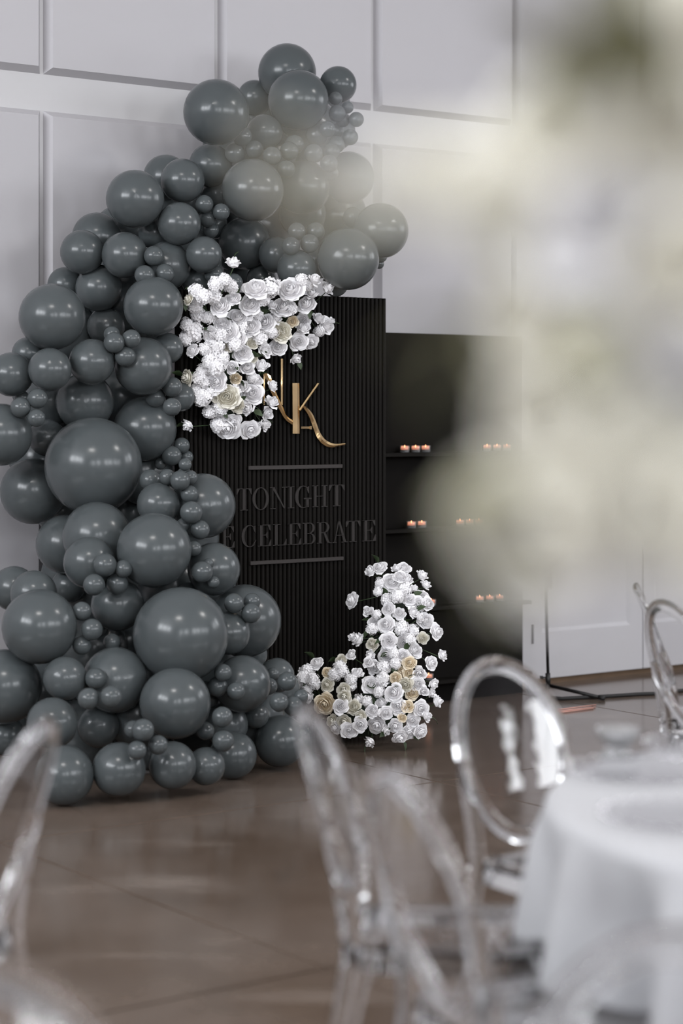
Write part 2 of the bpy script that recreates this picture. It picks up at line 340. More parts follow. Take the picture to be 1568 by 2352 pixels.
# ---- high-contrast serif capitals, cap height 1
HL, TK = 0.032, 0.115
def arc_ring(mb, cx, cy, rx, ry, ix, iy, a0, a1, n=26, icx=None):
    icx = cx if icx is None else icx; o = []; q = []
    for k in range(n+1):
        a = a0+(a1-a0)*k/n; o.append((cx+rx*math.cos(a), cy+ry*math.sin(a))); q.append((icx+ix*math.cos(a), cy+iy*math.sin(a)))
    for k in range(n): mb.prism([o[k], o[k+1], q[k+1], q[k]], Y0, Y1)
Y0, Y1 = -0.006, 0.0
def rc(mb, x0, z0, x1, z1): mb.prism([(x0, z0), (x1, z0), (x1, z1), (x0, z1)], Y0, Y1)
def serif(mb, x0, x1, z): rc(mb, x0, z-HL/2+(HL/2 if z < 0.5 else -HL/2), x1, z+HL/2+(HL/2 if z < 0.5 else -HL/2))
def glyph(ch):
    mb = MB()
    if ch == 'T':
        rc(mb, 0.30-TK/2, 0, 0.30+TK/2, 1); serif(mb, 0.15, 0.45, 0); rc(mb, 0, 1-HL, 0.6, 1)
        mb.prism([(0, 1), (0, 0.72), (0.02, 0.72), (0.12, 1-HL)], Y0, Y1); mb.prism([(0.6, 1), (0.6, 0.72), (0.58, 0.72), (0.48, 1-HL)], Y0, Y1); w = 0.6
    elif ch == 'O':
        arc_ring(mb, 0.34, 0.5, 0.34, 0.515, 0.23, 0.485, 0, 2*PI, 40); w = 0.68
    elif ch == 'N':
        rc(mb, 0.10, 0, 0.10+HL, 1); rc(mb, 0.62, 0, 0.62+HL, 1); mb.prism([(0.06, 1), (0.18, 1), (0.655, 0), (0.61, 0)], Y0, Y1)
        serif(mb, 0, 0.24, 0); serif(mb, 0.52, 0.76, 1); serif(mb, 0, 0.2, 1); w = 0.76
    elif ch == 'I':
        rc(mb, 0.09, 0, 0.09+TK, 1); serif(mb, 0, 0.33, 0); serif(mb, 0, 0.33, 1); w = 0.33
    elif ch in 'CG':
        arc_ring(mb, 0.36, 0.5, 0.36, 0.515, 0.25, 0.485, math.radians(48), math.radians(312), 36, 0.38)
        mb.prism([(0.60, 0.98), (0.625, 0.98), (0.625, 0.66), (0.60, 0.66), (0.52, 0.86)], Y0, Y1)
        if ch == 'G': rc(mb, 0.50, 0.03, 0.50+TK, 0.42); serif(mb, 0.40, 0.74, 0.42); rc(mb, 0.40, 0.42-HL, 0.74, 0.42); w = 0.74
        else: mb.prism([(0.56, 0.10), (0.66, 0.30), (0.635, 0.31), (0.50, 0.08)], Y0, Y1); w = 0.66
    elif ch == 'H':
        for x in (0.09, 0.55): rc(mb, x, 0, x+TK, 1); serif(mb, x-0.09, x+TK+0.09, 0); serif(mb, x-0.09, x+TK+0.09, 1)
        rc(mb, 0.2, 0.5-HL/2, 0.6, 0.5+HL/2); w = 0.79
    elif ch in 'EL':
        rc(mb, 0.09, 0, 0.09+TK, 1); serif(mb, 0, 0.33 if ch == 'L' else 0.2, 1); rc(mb, 0, 0, 0.58, HL)
        mb.prism([(0.58, 0), (0.58, 0.30), (0.56, 0.30), (0.45, HL)], Y0, Y1); w = 0.58
        if ch == 'E':
            rc(mb, 0, 1-HL, 0.55, 1); mb.prism([(0.55, 1), (0.55, 0.72), (0.53, 0.72), (0.42, 1-HL)], Y0, Y1)
            rc(mb, 0.2, 0.5, 0.40, 0.5+HL); mb.prism([(0.40, 0.36), (0.42, 0.36), (0.42, 0.67), (0.40, 0.67), (0.34, 0.517)], Y0, Y1)
    elif ch in 'BR':
        rc(mb, 0.09, 0, 0.09+TK, 1); rc(mb, 0, 1-HL, 0.35, 1); rc(mb, 0, 0, 0.24 if ch == 'R' else 0.35, HL)
        rc(mb, 0.2, 0.5-HL/2, 0.36, 0.5+HL/2)
        arc_ring(mb, 0.34, 0.752, 0.24, 0.248, 0.13, 0.218, -PI/2, PI/2, 20)
        if ch == 'B': arc_ring(mb, 0.35, 0.252, 0.26, 0.252, 0.15, 0.222, -PI/2, PI/2, 20); w = 0.62
        else:
            mb.prism([(0.30, 0.5), (0.40, 0.5), (0.61, 0.0), (0.49, 0.0)], Y0, Y1); rc(mb, 0.47, 0, 0.70, HL); w = 0.70
    elif ch == 'A':
        mb.prism([(0.30, 1), (0.39, 1), (0.70, 0), (0.575, 0)], Y0, Y1); mb.prism([(0.30, 1), (0.34, 1), (0.13, 0), (0.09, 0)], Y0, Y1)
        rc(mb, 0.17, 0.33, 0.55, 0.33+HL); serif(mb, 0, 0.22, 0); serif(mb, 0.46, 0.78, 0); w = 0.78
    elif ch == 'W':
        mb.prism([(0.05, 1), (0.21, 1), (0.40, 0), (0.33, 0)], Y0, Y1); mb.prism([(0.35, 0), (0.39, 0), (0.56, 1), (0.52, 1)], Y0, Y1)
        mb.prism([(0.44, 1), (0.60, 1), (0.79, 0), (0.72, 0)], Y0, Y1); mb.prism([(0.74, 0), (0.78, 0), (0.98, 1), (0.94, 1)], Y0, Y1)
        serif(mb, 0, 0.27, 1); serif(mb, 0.40, 0.66, 1); serif(mb, 0.86, 1.06, 1); w = 1.06
    return mb, w
def zoom6(zx, zy): return 500+zx/2.0907, 980+zy/2.0907
def put_letter(ch, x0, x1, yt, yb):                       # extents in pixels
    mb, w = glyph(ch); a = pl(x0, (yt+yb)/2); b = pl(x1, (yt+yb)/2); zt = pl((x0+x1)/2, yt)[1]; zb = pl((x0+x1)/2, yb)[1]
    M = Matrix.Translation((a[0], -0.0145, zb)) @ Matrix.Diagonal(((b[0]-a[0])/w, 1, zt-zb, 1))
    link('letter', mb.mesh('letter', M_LETTER, M=M), panel)
def put_word(items, t0, t1, b0, b1, xa, xb):              # tops and bottoms vary linearly over xa..xb
    for ch, x0, x1 in items:
        k = ((x0+x1)/2-xa)/(xb-xa); p0 = zoom6(x0, t0+(t1-t0)*k); p1 = zoom6(x1, b0+(b1-b0)*k)
        put_letter(ch, p0[0], p1[0], p0[1], p1[1])
put_word([('T', 88, 160), ('O', 165, 243), ('N', 250, 332), ('I', 334, 366), ('G', 370, 448), ('H', 452, 528), ('T', 532, 606)], 298, 277, 404, 380, 88, 606)
put_word([('W', -92, 4), ('E', 15, 78), ('C', 112, 182), ('E', 190, 254), ('L', 262, 328), ('E', 332, 398), ('B', 405, 467), ('R', 474, 545), ('A', 548, 622), ('T', 614, 682), ('E', 692, 757)], 480, 447, 584, 548, 15, 757)
for (x0, y0, x1, y1, h) in ((569, 1073.5, 783.5, 1072, 9), (572, 1293, 786, 1283, 8.5)):
    a = pl(x0, y0); b = pl(x1, y1); z = (a[1]+b[1])/2; hh = h/473/2
    mb = MB(); mb.box((a[0], -0.0285, z-hh), (b[0], -0.0145, z+hh)); link('rule_bar', bevel_mesh(mb.mesh('rule_bar', M_BAR), 0.002), panel)
# ---- gold monogram
def z5(zx, zy): return pl(400+zx/3.136, 560+zy/3.136, D_P+0.03)
def gold_ribbon(name, left, right, y0=-0.034, y1=-0.026, ridge=0.006):
    mb = MB(); l = [z5(*p) for p in left]; r = [z5(*p) for p in right]; n = len(l); vs = []; fs = []
    for i in range(n):
        w_ = math.hypot(r[i][0]-l[i][0], r[i][1]-l[i][1]); m = ((l[i][0]+r[i][0])/2, (l[i][1]+r[i][1])/2); k = min(ridge, w_*0.30)
        vs += [(l[i][0], y1, l[i][1]), (l[i][0], y0, l[i][1]), (m[0], y0-k, m[1]), (r[i][0], y0, r[i][1]), (r[i][0], y1, r[i][1])]
    for i in range(n-1):
        for j in range(5): fs.append((i*5+j, i*5+(j+1) % 5, (i+1)*5+(j+1) % 5, (i+1)*5+j))
    fs += [(0, 1, 2, 3, 4), tuple((n-1)*5+j for j in (4, 3, 2, 1, 0))]
    mb.add(vs, fs); return mb
def spline(pts, n=8):
    out = []; P_ = [Vector((*p, 0)) for p in pts]; P_ = [P_[0]*2-P_[1]]+P_+[P_[-1]*2-P_[-2]]
    for i in range(1, len(P_)-2):
        for k in range(n):
            t = k/n; a, b, c, d = P_[i-1:i+3]
            q = 0.5*((2*b)+(c-a)*t+(2*a-5*b+4*c-d)*t*t+(3*b-a-3*c+d)*t**3); out.append((q.x, q.y))
    out.append((P_[-2].x, P_[-2].y)); return out
Y0, Y1 = -0.034, -0.026
def gold(name, mb): return link(name, mb.mesh(name, M_GOLD), panel)
mb = gold_ribbon('n', spline([(690, 950), (725, 1060), (772, 1160), (810, 1240), (850, 1272)]), spline([(632, 920), (690, 1060), (745, 1175), (795, 1262), (846, 1302)]))
l = z5(765, 828); m2 = gold_ribbon('v', [(765, 828), (765, 1160)], [(783, 828), (783, 1160)]); mb.add(m2.v, m2.f)
nl = z5(600, 1160); mb.prism([(l[0]-0.10, l[1]-0.07), (l[0]-0.092, l[1]-0.07), (l[0]-0.092, nl[1]), (l[0]-0.10, nl[1])], -0.034, -0.026)
gold('monogram_letter', mb)
mb = gold_ribbon('k', [(848, 1003), (850, 1367)], [(897, 1003), (899, 1367)], -0.034, -0.026, 0.010)
m2 = gold_ribbon('d', [(1028, 1003), (893, 1195)], [(1045, 1008), (905, 1205)]); mb.add(m2.v, m2.f)
ml = spline([(945, 1168), (992, 1225), (1020, 1290), (1048, 1362), (1090, 1415), (1150, 1440), (1228, 1436)]); mr = spline([(922, 1172), (965, 1238), (992, 1310), (1026, 1395), (1070, 1445), (1130, 1466), (1226, 1447)])
m2 = gold_ribbon('k', ml, mr); mb.add(m2.v, m2.f); gold('monogram_letter', mb)
mb = MB(); l = z5(912, 1316); r = z5(985, 1332); mb.prism([(l[0], l[1]), (r[0], l[1]), (r[0], r[1]), (l[0], r[1])], -0.032, -0.026)
l = z5(972, 1312); r = z5(987, 1336); mb.prism([(l[0], l[1]), (r[0], l[1]), (r[0], r[1]), (l[0], r[1])], -0.034, -0.026)
for px in (772, 860, 884, 1000, 1100):
    c = z5(px, 1130 if px < 800 else 1250 if px < 1000 else 1290 if px == 1000 else 1440)
    mb.box((c[0]-0.003, -0.028, c[1]-0.003), (c[0]+0.003, -0.010, c[1]+0.003))
gold('monogram_spacer', mb)

# ================================================================== BLACK SHELF BOARD WITH TEA LIGHTS
D_S = ud(P(1208, 1590, 1.55*F/(1590-HZ)))[1]; D_S = max(0.12, min(D_S, D_P-0.25))
sR = ud(on_plane(1200, 1000, D_S))[0]; sL = sR-1.36; ZS = on_plane(1100, 770, D_S).z
shelf = empty('candle_shelf', R(sL, D_S, 0), TH); tag(shelf, 'tall black board with narrow candle shelves beside the fluted panel', 'shelf')
SWD = sR-sL
mb = MB(); mb.box((0, 0, 0), (SWD, 0.03, ZS)); link('back_board', mb.mesh('back_board', M_BLACK), shelf)
SH = 0.10; SZ = []
for yy, xx in ((1040, 945), (1214, 955), (1384, 1120), (1553, 1100)):
    z = on_plane(xx, yy, D_S+SH-0.02).z; SZ.append(z)
    mb = MB(); mb.box((0.0, -SH, z-0.02), (SWD-0.02, 0.0, z)); link('shelf_board', bevel_mesh(mb.mesh('shelf_board', M_SLAT), 0.002), shelf)
mb = MB(); mb.lathe([(0.021, 0.0), (0.0245, 0.003), (0.0265, 0.036), (0.0255, 0.037), (0.0240, 0.0345), (0.0215, 0.006), (0.0, 0.005)], 24, cap0=True)
cup_me = smooth_by_angle(mb.mesh('glass_cup', M_FROST), 50)
mb = MB(); mb.lathe([(0.0212, 0.0065), (0.0225, 0.017)], 20, True, True); wax_me = smooth_by_angle(mb.mesh('wax', M_WAX))
mb = MB(); mb.lathe([(0.0, 0.0178), (0.0185, 0.0182), (0.0215, 0.0215), (0.0225, 0.026), (0.0222, 0.026), (0.0205, 0.021), (0.0, 0.0184)], 20); melt_me = mb.mesh('molten_wax', M_MELT, True)
mb = MB(); mb.tube([(0, 0, 0.017), (0.0005, 0, 0.024)], 0.0007, 6); wick_me = mb.mesh('wick', M_METAL)
mb = MB(); mb.lathe([(0.0004, 0.0225), (0.0028, 0.026), (0.0034, 0.029), (0.0022, 0.035), (0.0003, 0.041)], 10, True, True); flame_me = mb.mesh('flame', M_FLAME, True)
NAMES_S = ['top', 'second', 'third', 'lowest']
def tealight(px, si, where):
    p = on_plane(px, 1000, D_S+0.055); u = ud(p)[0]
    t = empty('tealight_candle', R(u, D_S+0.055, SZ[si]), random.uniform(0, 6))
    tag(t, 'lit tea light in glass cup, %s candle shelf, %s' % (NAMES_S[si], where), 'candle', 'tea lights on the %s candle shelf, %s' % (NAMES_S[si], where))
    for nme, me in (('glass_cup', cup_me), ('wax', wax_me), ('molten_wax', melt_me), ('wick', wick_me), ('flame', flame_me)): link(nme, me, t)
for x in (929, 954, 977): tealight(x, 0, 'row of three by the panel')
for x in (1119, 1142, 1165): tealight(x, 0, 'row away from the panel')
for x in (944.5, 968.5): tealight(x, 1, 'pair by the panel')
for x in (1057, 1079.5, 1101): tealight(x, 1, 'row away from the panel')
for x in (990, ): tealight(x, 2, 'beside the floor roses')
for x in (1102, 1125, 1148): tealight(x, 2, 'row away from the roses')
for x in (984, ): tealight(x, 3, 'beside the floor roses')

# ================================================================== BALLOON GARLAND
# (pixel x, pixel y, pixel radius), roughly front to back inside each passage
B = [
 # crown
 (685,230,70),(496.5,258,76),(580,437,72),(799,594.5,72),(774,260.5,20),(770,226,16),(752,297,19),(818,274.5,17.5),(798,247,14),(787,276,17),
 (556,313,23),(539,351.5,24),(584,343,21),(625,358,22),(664,346.7,21.5),(657,388.5,21),(720,352,22),(755.5,376,21),(761,348,19.6),(772,332,20),
 (659,167,67),(776,195,43),(585,224.6,41),(608,304,42),(676,332,23),(772,301,17),(803.5,315,19),(761,398,17),(728,310,26),
 (668,565,21.5),(711,559,22),(681.5,531.6,21),(724,531.6,22),(694.5,430,64),(874,530,64),(800,408,60),(790,393,20),(681.5,618.6,46),(811,500,25),(694,492,55),
 (857,545,16),(875,589,14),(870,606,12),(635,585,42),(770,652,30),(740,450,40),(735,600,40),
 # shoulder
 (469,468.7,21),(507.6,487,20),(477,501,21.5),(484,528,18.5),(419,415,51),(310,457,67),(411,514,50),(483,380,50),(381,408,53),(563,559,61),(468,585,42),(495,445,32),
 (526,598,22),(491,630,22),(537,648,20),(353.5,588,23.5),(331.5,632,23),(378.5,628,22.5),(286,586,53),(189,579,51),(227,662,54),(352,703.5,69),(384,610,56),(222,545,57),
 (120,728,77),(150,654,41),(450,645,34),(600,640,34),(355,535,38),
 # column
 (262,787,24),(301.6,778,21.5),(287.5,818.5,24),(257,768,19),(211,831,53),(114.5,849,50),(243.5,750,44),(328.6,841,67),(26,860,51),(65,812,38),(385,800,36),
 (47,936,23.5),(86,915.6,23.5),(50,913,17),(83.6,960,20.5),(356.5,912,23.5),(395,889,23.5),(394.6,935,21),(241,1297.5,27),(284,1306,20.5),(216,1343,25),(269.6,1341,25),(439,1177,26),(459,1217,22.5),(205,1292,60),(354,1264,86),(222,1232,80),(214,1070,112),(195,923,67),(332,985,74),(414,912,34),(2,998,72),(108,1005,43),
 (394,1047,23),(417,1023.6,19),(413.5,1103.6,23),(384,1096,19),(437,1097,17),(435,1135,20.5),(425,1067,15),(368,1065,14),(428,1050,16),(420,1206,16),
 (76,1128.5,76),(364,1158,50),(466,1162,75),(345,1103,25),(445,1260,18),
 (150,1250,68),(269.6,1388.6,61),
 (464,1313.6,25),(479,1294,12),(490,1337,14),(491,1307,61),
 # base
 (328,1677,26),(402,1615,82),(415,1458,110),(90.5,1439,86.5),(211,1446,25),(188,1404,22),(188,1482,22),(229,1443,19),(77,1364,54),(32,1352,52),(158,1345,40),
 (537,1385.6,23),(576,1408.6,23),(578.6,1382,20),(525,1454,50),(562,1426,84),(585,1440,17),(438,1378,42),
 (219.5,1558,24.5),(203,1604.6,24.5),(255,1600,25),(149,1558,50.5),(10,1577,86),(264,1562,76),
 (512,1545,20.5),(499.6,1577.5,23.5),(542,1587.6,21),(556,1571,66),(581,1503,33),(659,1564.7,22),(640.5,1613,22),(673,1622,23),(691,1600,17),(617,1576,20),(627,1548,15),(636,1551,40),
 (314.5,1723,22),(363,1711,22.5),(305,1675,20),(510,1647,24),(471,1678.6,21),(512,1701.5,25),(519,1665,51),(473,1597,32),(588,1643,30),
 (119.5,1661,59),(226,1668,49),(147,1781,69),(273,1767,62),(396,1758,55),(473,1760,44),(535,1734,55),(643,1702,60),(12,1690,46),(257,1475,20),
]
def y_base(x, y):
    return 7.95+(1800-y)/1800*1.55+max(0, x-300)/600*0.55
bal = []
def fit(x, y, r, Y, slack=0.95):
    for _ in range(4):
        for (x2, y2, r2, Y2) in bal:
            if abs(x-x2) > r+r2 or abs(y-y2) > r+r2: continue
            d2 = math.hypot(x-x2, y-y2)*Y2/F; sm = slack*(r*Y/F+r2*Y2/F)
            if d2 < sm: Y = max(Y, Y2+math.sqrt(sm*sm-d2*d2))
    return Y
def y_cap(x, y, r):
    c = on_plane(x, y, r*9.3/F+0.02).y if not (x+r > 412 and y+r > 690) else on_plane(x, y, D_P+r*9.3/F+0.02).y
    if y+r > HZ: c = min(c, 1.55*F/(y+r-HZ))
    return c
for i, (x, y, r) in enumerate(B):
    Y0_ = y_base(x, y) if not (r < 28 and y > 1590) else 7.84+max(0, x-300)/600*0.9
    if y+r > HZ: Y0_ = min(Y0_, 1.55*F/(y+r-HZ))
    bal.append((x, y, r, min(fit(x, y, r, Y0_), y_cap(x, y, r))))
NFRONT = len(bal); front = list(bal); rgd = random.Random(2)
def inside(x, y, q=0.8): return any(math.hypot(x-a, y-b) < c*q for a, b, c, _ in front)
def cov(x, y): return any((x-a)**2+(y-b)**2 < c*c for a, b, c, _ in front)
gaps = []
for gx in range(0, 950, 9):
    for gy in range(110, 1830, 9):
        if cov(gx, gy): continue
        if all(any(cov(gx+dx*k, gy+dy*k) for k in (15, 30, 45, 60, 80)) for dx, dy in ((1, 0), (-1, 0), (0, 1), (0, -1), (0.7, 0.7), (-0.7, 0.7), (0.7, -0.7), (-0.7, -0.7))) or gx < 40 and 1500 < gy < 1760: gaps.append((gx, gy))
rgd.shuffle(gaps)
for gx, gy in gaps:
    if any((gx-a)**2+(gy-b)**2 < (c*0.9)**2 for a, b, c, _ in bal[NFRONT:]): continue
    for r in (78, 62, 48, 36, 26, 18):
        done = False
        for ox, oy in ((0, 0), (r*0.5, 0), (-r*0.5, 0), (0, -r*0.5), (0, r*0.5)):
            x, y = gx+ox, gy+oy
            if not all(inside(x+r*math.cos(k*0.7), y+r*math.sin(k*0.7), 1.12) for k in range(9)): continue
            Y = fit(x, y, r, y_base(x, y)+0.02, 0.93)
            if Y <= y_cap(x, y, r): bal.append((x, y, r, Y)); done = True; break
        if done: break
bal = bal[:NFRONT+110]
mb = MB(); prof = []
nn = 20
for k in range(nn+1):
    t = PI*k/nn; z = math.cos(t); r = math.sin(t); z2 = z*(1.0 if z > 0 else 1.04)
    prof.append((max(r*(1-0.03*max(0, -z)), 0.0005), z2))
mb.lathe(prof, 32); bal_me = mb.mesh('balloon', M_BALLOON, True)
mb = MB(); mb.lathe([(0.10, -1.0), (0.055, -1.06), (0.035, -1.10), (0.055, -1.125), (0.035, -1.15), (0.03, -1.18), (0.07, -1.24), (0.06, -1.24), (0.02, -1.19)], 12); knot_me = mb.mesh('knot', M_BALLOON, True)
def near(x, y, a, b, d): return math.hypot(x-a, y-b) < d
def zone(x, y, r):
    if y+r > 1725: return 'floor row', 'on the concrete floor under the garland'
    if y < 330 and x < 640: return 'top left', 'beside the large balloon jutting from the garland top'
    if y < 330: return 'top right', 'at the garland top against the upper wall panels'
    if x > 640 and y < 700: return 'over panel', 'hanging over the top edge of the fluted panel'
    if x > 440 and y < 560: return 'under top', 'below the jutting top balloon of the garland'
    if x > 420 and y < 700: return 'rose side', 'just above the white wall roses'
    if y < 560: return 'upper slope', 'on the upper slope of the garland'
    if y < 700 and x > 300: return 'beside roses', 'beside the white wall roses'
    if y < 700: return 'shoulder', 'on the garland shoulder below the upper slope'
    if near(x, y, 214, 1070, 195): return 'around biggest', 'around the biggest middle balloon'
    if x > 350 and y < 1260 and y > 860: return 'panel edge', 'along the panel edge beside the sign lettering'
    if y < 900 and x > 230: return 'inner column', 'in the garland column left of the monogram'
    if y < 1060: return 'wall side', 'on the garland side facing the bare left wall'
    if y < 1340 and x > 330: return 'lower rule', 'beside the lower bar of the sign'
    if near(x, y, 415, 1458, 200): return 'around base giant', 'around the biggest base balloon'
    if x > 520: return 'toward floor roses', 'at the garland base toward the floor roses'
    if y < 1400: return 'above base', 'where the garland widens into its base'
    if x < 180: return 'base left', 'in the garland base toward the left wall'
    return 'base middle', 'in the middle of the garland base'
SPECIAL = {(214,1070): 'biggest slate grey balloon bulging from the middle of the garland', (415,1458): 'biggest slate grey balloon in the base of the garland', (496.5,258): 'large slate grey balloon sticking out left at the garland top',
           (659,167): 'topmost slate grey balloon of the whole garland', (799,594.5): 'large slate grey balloon hanging just above the top edge of the fluted panel', (310,457): 'large slate grey balloon standing out on the upper slope of the garland',
           (120,728): 'large slate grey balloon sticking out toward the left panelled wall', (643,1702): 'slate grey balloon on the floor nearest the white floor roses', (147,1781): 'slate grey balloon resting lowest on the concrete floor'}
for i, (x, y, r, Y) in enumerate(bal):
    deep = i >= NFRONT; R_ = r*Y/F
    o = link('balloon', bal_me, None, P(x, y, Y), None, R_)
    dirv = Vector((random.uniform(-0.5, 0.5), 1.0, random.uniform(-0.5, 0.5)))
    o.rotation_euler = dirv.to_track_quat('-Z', 'Y').to_euler()
    kind = 'small' if r <= 27 else 'medium' if r <= 56 else 'large'
    zn, wh = zone(x, y, r)
    lab = SPECIAL.get((x, y))
    if lab: tag(o, lab, 'balloon', 'balloons of the garland')
    elif deep: tag(o, 'recessed slate grey balloon %s' % wh, 'balloon', 'deep balloons, %s' % zn)
    else: tag(o, '%s slate grey balloon %s' % (kind, wh), 'balloon', '%s balloons, %s' % (kind, zn))
    if not deep: link('knot', knot_me, o)

# ================================================================== FLOWERS
def petal(mb, phi, rm, rr, h, dphi, rng, nx=5, ny=6):
    vs = []; tip = rng.uniform(-0.25, 0.25)
    for j in range(ny):
        t = j/(ny-1); wid = (0.45+0.55*math.sin(PI*min(1.0, 0.15+0.75*t)))*(1.0 if t < 0.8 else 1-0.35*(t-0.8)/0.2)
        if t < 0.6: rho = 0.05+(rm-0.05)*math.sin(t/0.6*PI/2)**0.75
        else: q = (t-0.6)/0.4; rho = rm+(rr-rm)*q*q
        z = h*(t**0.85)
        if rr > rm and t > 0.8: z -= 0.5*(rr-rm)*((t-0.8)/0.2)
        for i in range(nx):
            s_ = -1+2*i/(nx-1); a = phi+s_*dphi*wid
            e = abs(s_-tip)**2
            r2 = rho*(1+0.06*s_*abs(s_))+rng.uniform(-0.012, 0.012)*t
            vs.append((r2*math.cos(a), r2*math.sin(a), z-0.15*h*e*t*t+rng.uniform(-0.02, 0.02)*t))
    fs = [(j*nx+i, j*nx+i+1, (j+1)*nx+i+1, (j+1)*nx+i) for j in range(ny-1) for i in range(nx-1)]
    mb.add(vs, fs)
def rose_mesh(name, m, seed, layers):
    rng = random.Random(seed); mb = MB(); ph = rng.uniform(0, 6)
    for (n, rm, rr, h, dphi) in layers:
        for k in range(n):
            f = rng.uniform(0.86, 1.10)
            petal(mb, ph+2*PI*k/n+rng.uniform(-0.2, 0.2), rm*f, rr*f, h*rng.uniform(0.93, 1.07), dphi, rng)
        ph += PI/n+rng.uniform(-0.3, 0.3)
    mb.v = [v-Vector((0, 0, 0.35)) for v in mb.v]
    me = mesh_from(name, mb.v, mb.f, m, True); return me
OPEN = [(2, 0.13, 0.03, 1.02, 1.9), (3, 0.25, 0.16, 1.00, 1.35), (3, 0.39, 0.33, 0.92, 1.25), (4, 0.54, 0.54, 0.78, 0.98), (5, 0.68, 0.77, 0.58, 0.86), (5, 0.80, 1.00, 0.36, 0.84)]
BUD = [(2, 0.16, 0.04, 1.10, 1.9), (3, 0.30, 0.18, 1.15, 1.35), (3, 0.44, 0.42, 1.08, 1.25), (4, 0.56, 0.72, 0.92, 0.95), (3, 0.62, 0.90, 0.62, 0.85)]
PEON = [(3, 0.10, 0.03, 0.74, 1.5), (4, 0.20, 0.14, 0.80, 1.1), (5, 0.32, 0.27, 0.82, 0.85), (5, 0.44, 0.42, 0.78, 0.85), (6, 0.56, 0.58, 0.70, 0.72), (7, 0.68, 0.76, 0.56, 0.62), (7, 0.78, 0.96, 0.36, 0.6)]
def cluster_mesh(name, m, seed, n=46):                    # rounded head of little four-petalled florets
    rng = random.Random(seed); mb = MB(); ga = PI*(3-math.sqrt(5))
    for k in range(n):
        z = 1-1.35*(k+0.5)/n; r = math.sqrt(max(0, 1-z*z)); a = ga*k
        nrm = Vector((r*math.cos(a), r*math.sin(a), z)).normalized(); c = nrm*rng.uniform(0.62, 0.92)
        nrm = (nrm+Vector((rng.uniform(-.35, .35), rng.uniform(-.35, .35), rng.uniform(-.35, .35)))).normalized()
        q = nrm.to_track_quat('Z', 'Y'); spin = rng.uniform(0, 6); s = rng.uniform(0.27, 0.36)
        for p in range(4):
            an = spin+p*PI/2; d = Vector((math.cos(an), math.sin(an), 0)); e = Vector((-d.y, d.x, 0))
            up = Vector((0, 0, 1))
            pts = [d*0.06, d*0.5+e*0.42+up*0.16, d*1.0+e*0.30+up*0.10, d*1.08-e*0.02+up*0.05, d*1.0-e*0.30+up*0.10, d*0.5-e*0.42+up*0.16, d*0.6+up*0.04]
            mb.add([c+q @ (x*s) for x in pts], [(0, 6, 1), (1, 6, 2), (2, 6, 3), (3, 6, 4), (4, 6, 5), (5, 6, 0)])
    mb.lathe([(0.01, -0.55), (0.45, -0.4), (0.64, 0.0), (0.58, 0.3), (0.38, 0.55), (0.01, 0.66)], 14)
    return mesh_from(name, mb.v, mb.f, m, True)
R_OPEN = [rose_mesh('rose', M_WHITEP, s, OPEN) for s in range(4)]; R_BUD = [rose_mesh('rosebud', M_WHITEP, 20+s, BUD) for s in range(4)]
R_CREAM = [rose_mesh('cream_rose', M_CREAMP, 40+s, OPEN) for s in range(2)]+[rose_mesh('ivory_rose', M_IVORYP, 44+s, OPEN) for s in range(3)]
R_PEONY = [rose_mesh('peony', M_IVORYP, 50+s, PEON) for s in range(2)]
R_CLUS = [cluster_mesh('floret_cluster', M_WHITEP, 60+s) for s in range(3)]
R_RAN = [rose_mesh('ranunculus', M_WHITEP, 70+s, PEON) for s in range(3)]
KIND = {'r': ('rose', R_OPEN), 'b': ('rosebud', R_BUD), 'c': ('cream_rose', R_CREAM), 'p': ('peony', R_PEONY), 'h': ('floret_cluster', R_CLUS), 'g': ('ranunculus', R_RAN)}
def leaf_mesh(name, m):
    mb = MB(); rows = [(0, 0.02), (0.2, 0.20), (0.45, 0.29), (0.7, 0.22), (0.9, 0.09), (1.0, 0.01)]
    vs = []
    for t, w in rows:
        z = 0.18*math.sin(t*PI)-0.1*t*t; vs += [(t, -w, z+0.06), (t, 0, z), (t, w, z+0.06)]
    mb.add(vs, [(3*i+j, 3*i+j+1, 3*i+j+4, 3*i+j+3) for i in range(len(rows)-1) for j in range(2)]); return mesh_from(name, mb.v, mb.f, m, True)
LEAF = leaf_mesh('leaf', M_LEAF); OLEAF = leaf_mesh('leaf', M_OLIVE)
def bloom(parent, kind, pos, r, facing, rng):
    nme, pool = KIND[kind]; me = rng.choice(pool)
    q = Vector(facing).to_track_quat('Z', 'Y') @ Euler((0, 0, rng.uniform(0, 6))).to_quaternion()
    o = link(nme if kind != 'c' else me.name.split('.')[0], me, parent, pos-parent.location, q.to_euler(), r*(1.10 if kind != 'b' else 1.15)); return o
def leaves(parent, spots, me, rng, size=(0.04, 0.06)):
    for p, d in spots:
        q = Vector(d).to_track_quat('X', 'Z') @ Euler((rng.uniform(-1, 1), 0, 0)).to_quaternion()
        link('leaf', me, parent, p-parent.location, q.to_euler(), rng.uniform(*size))
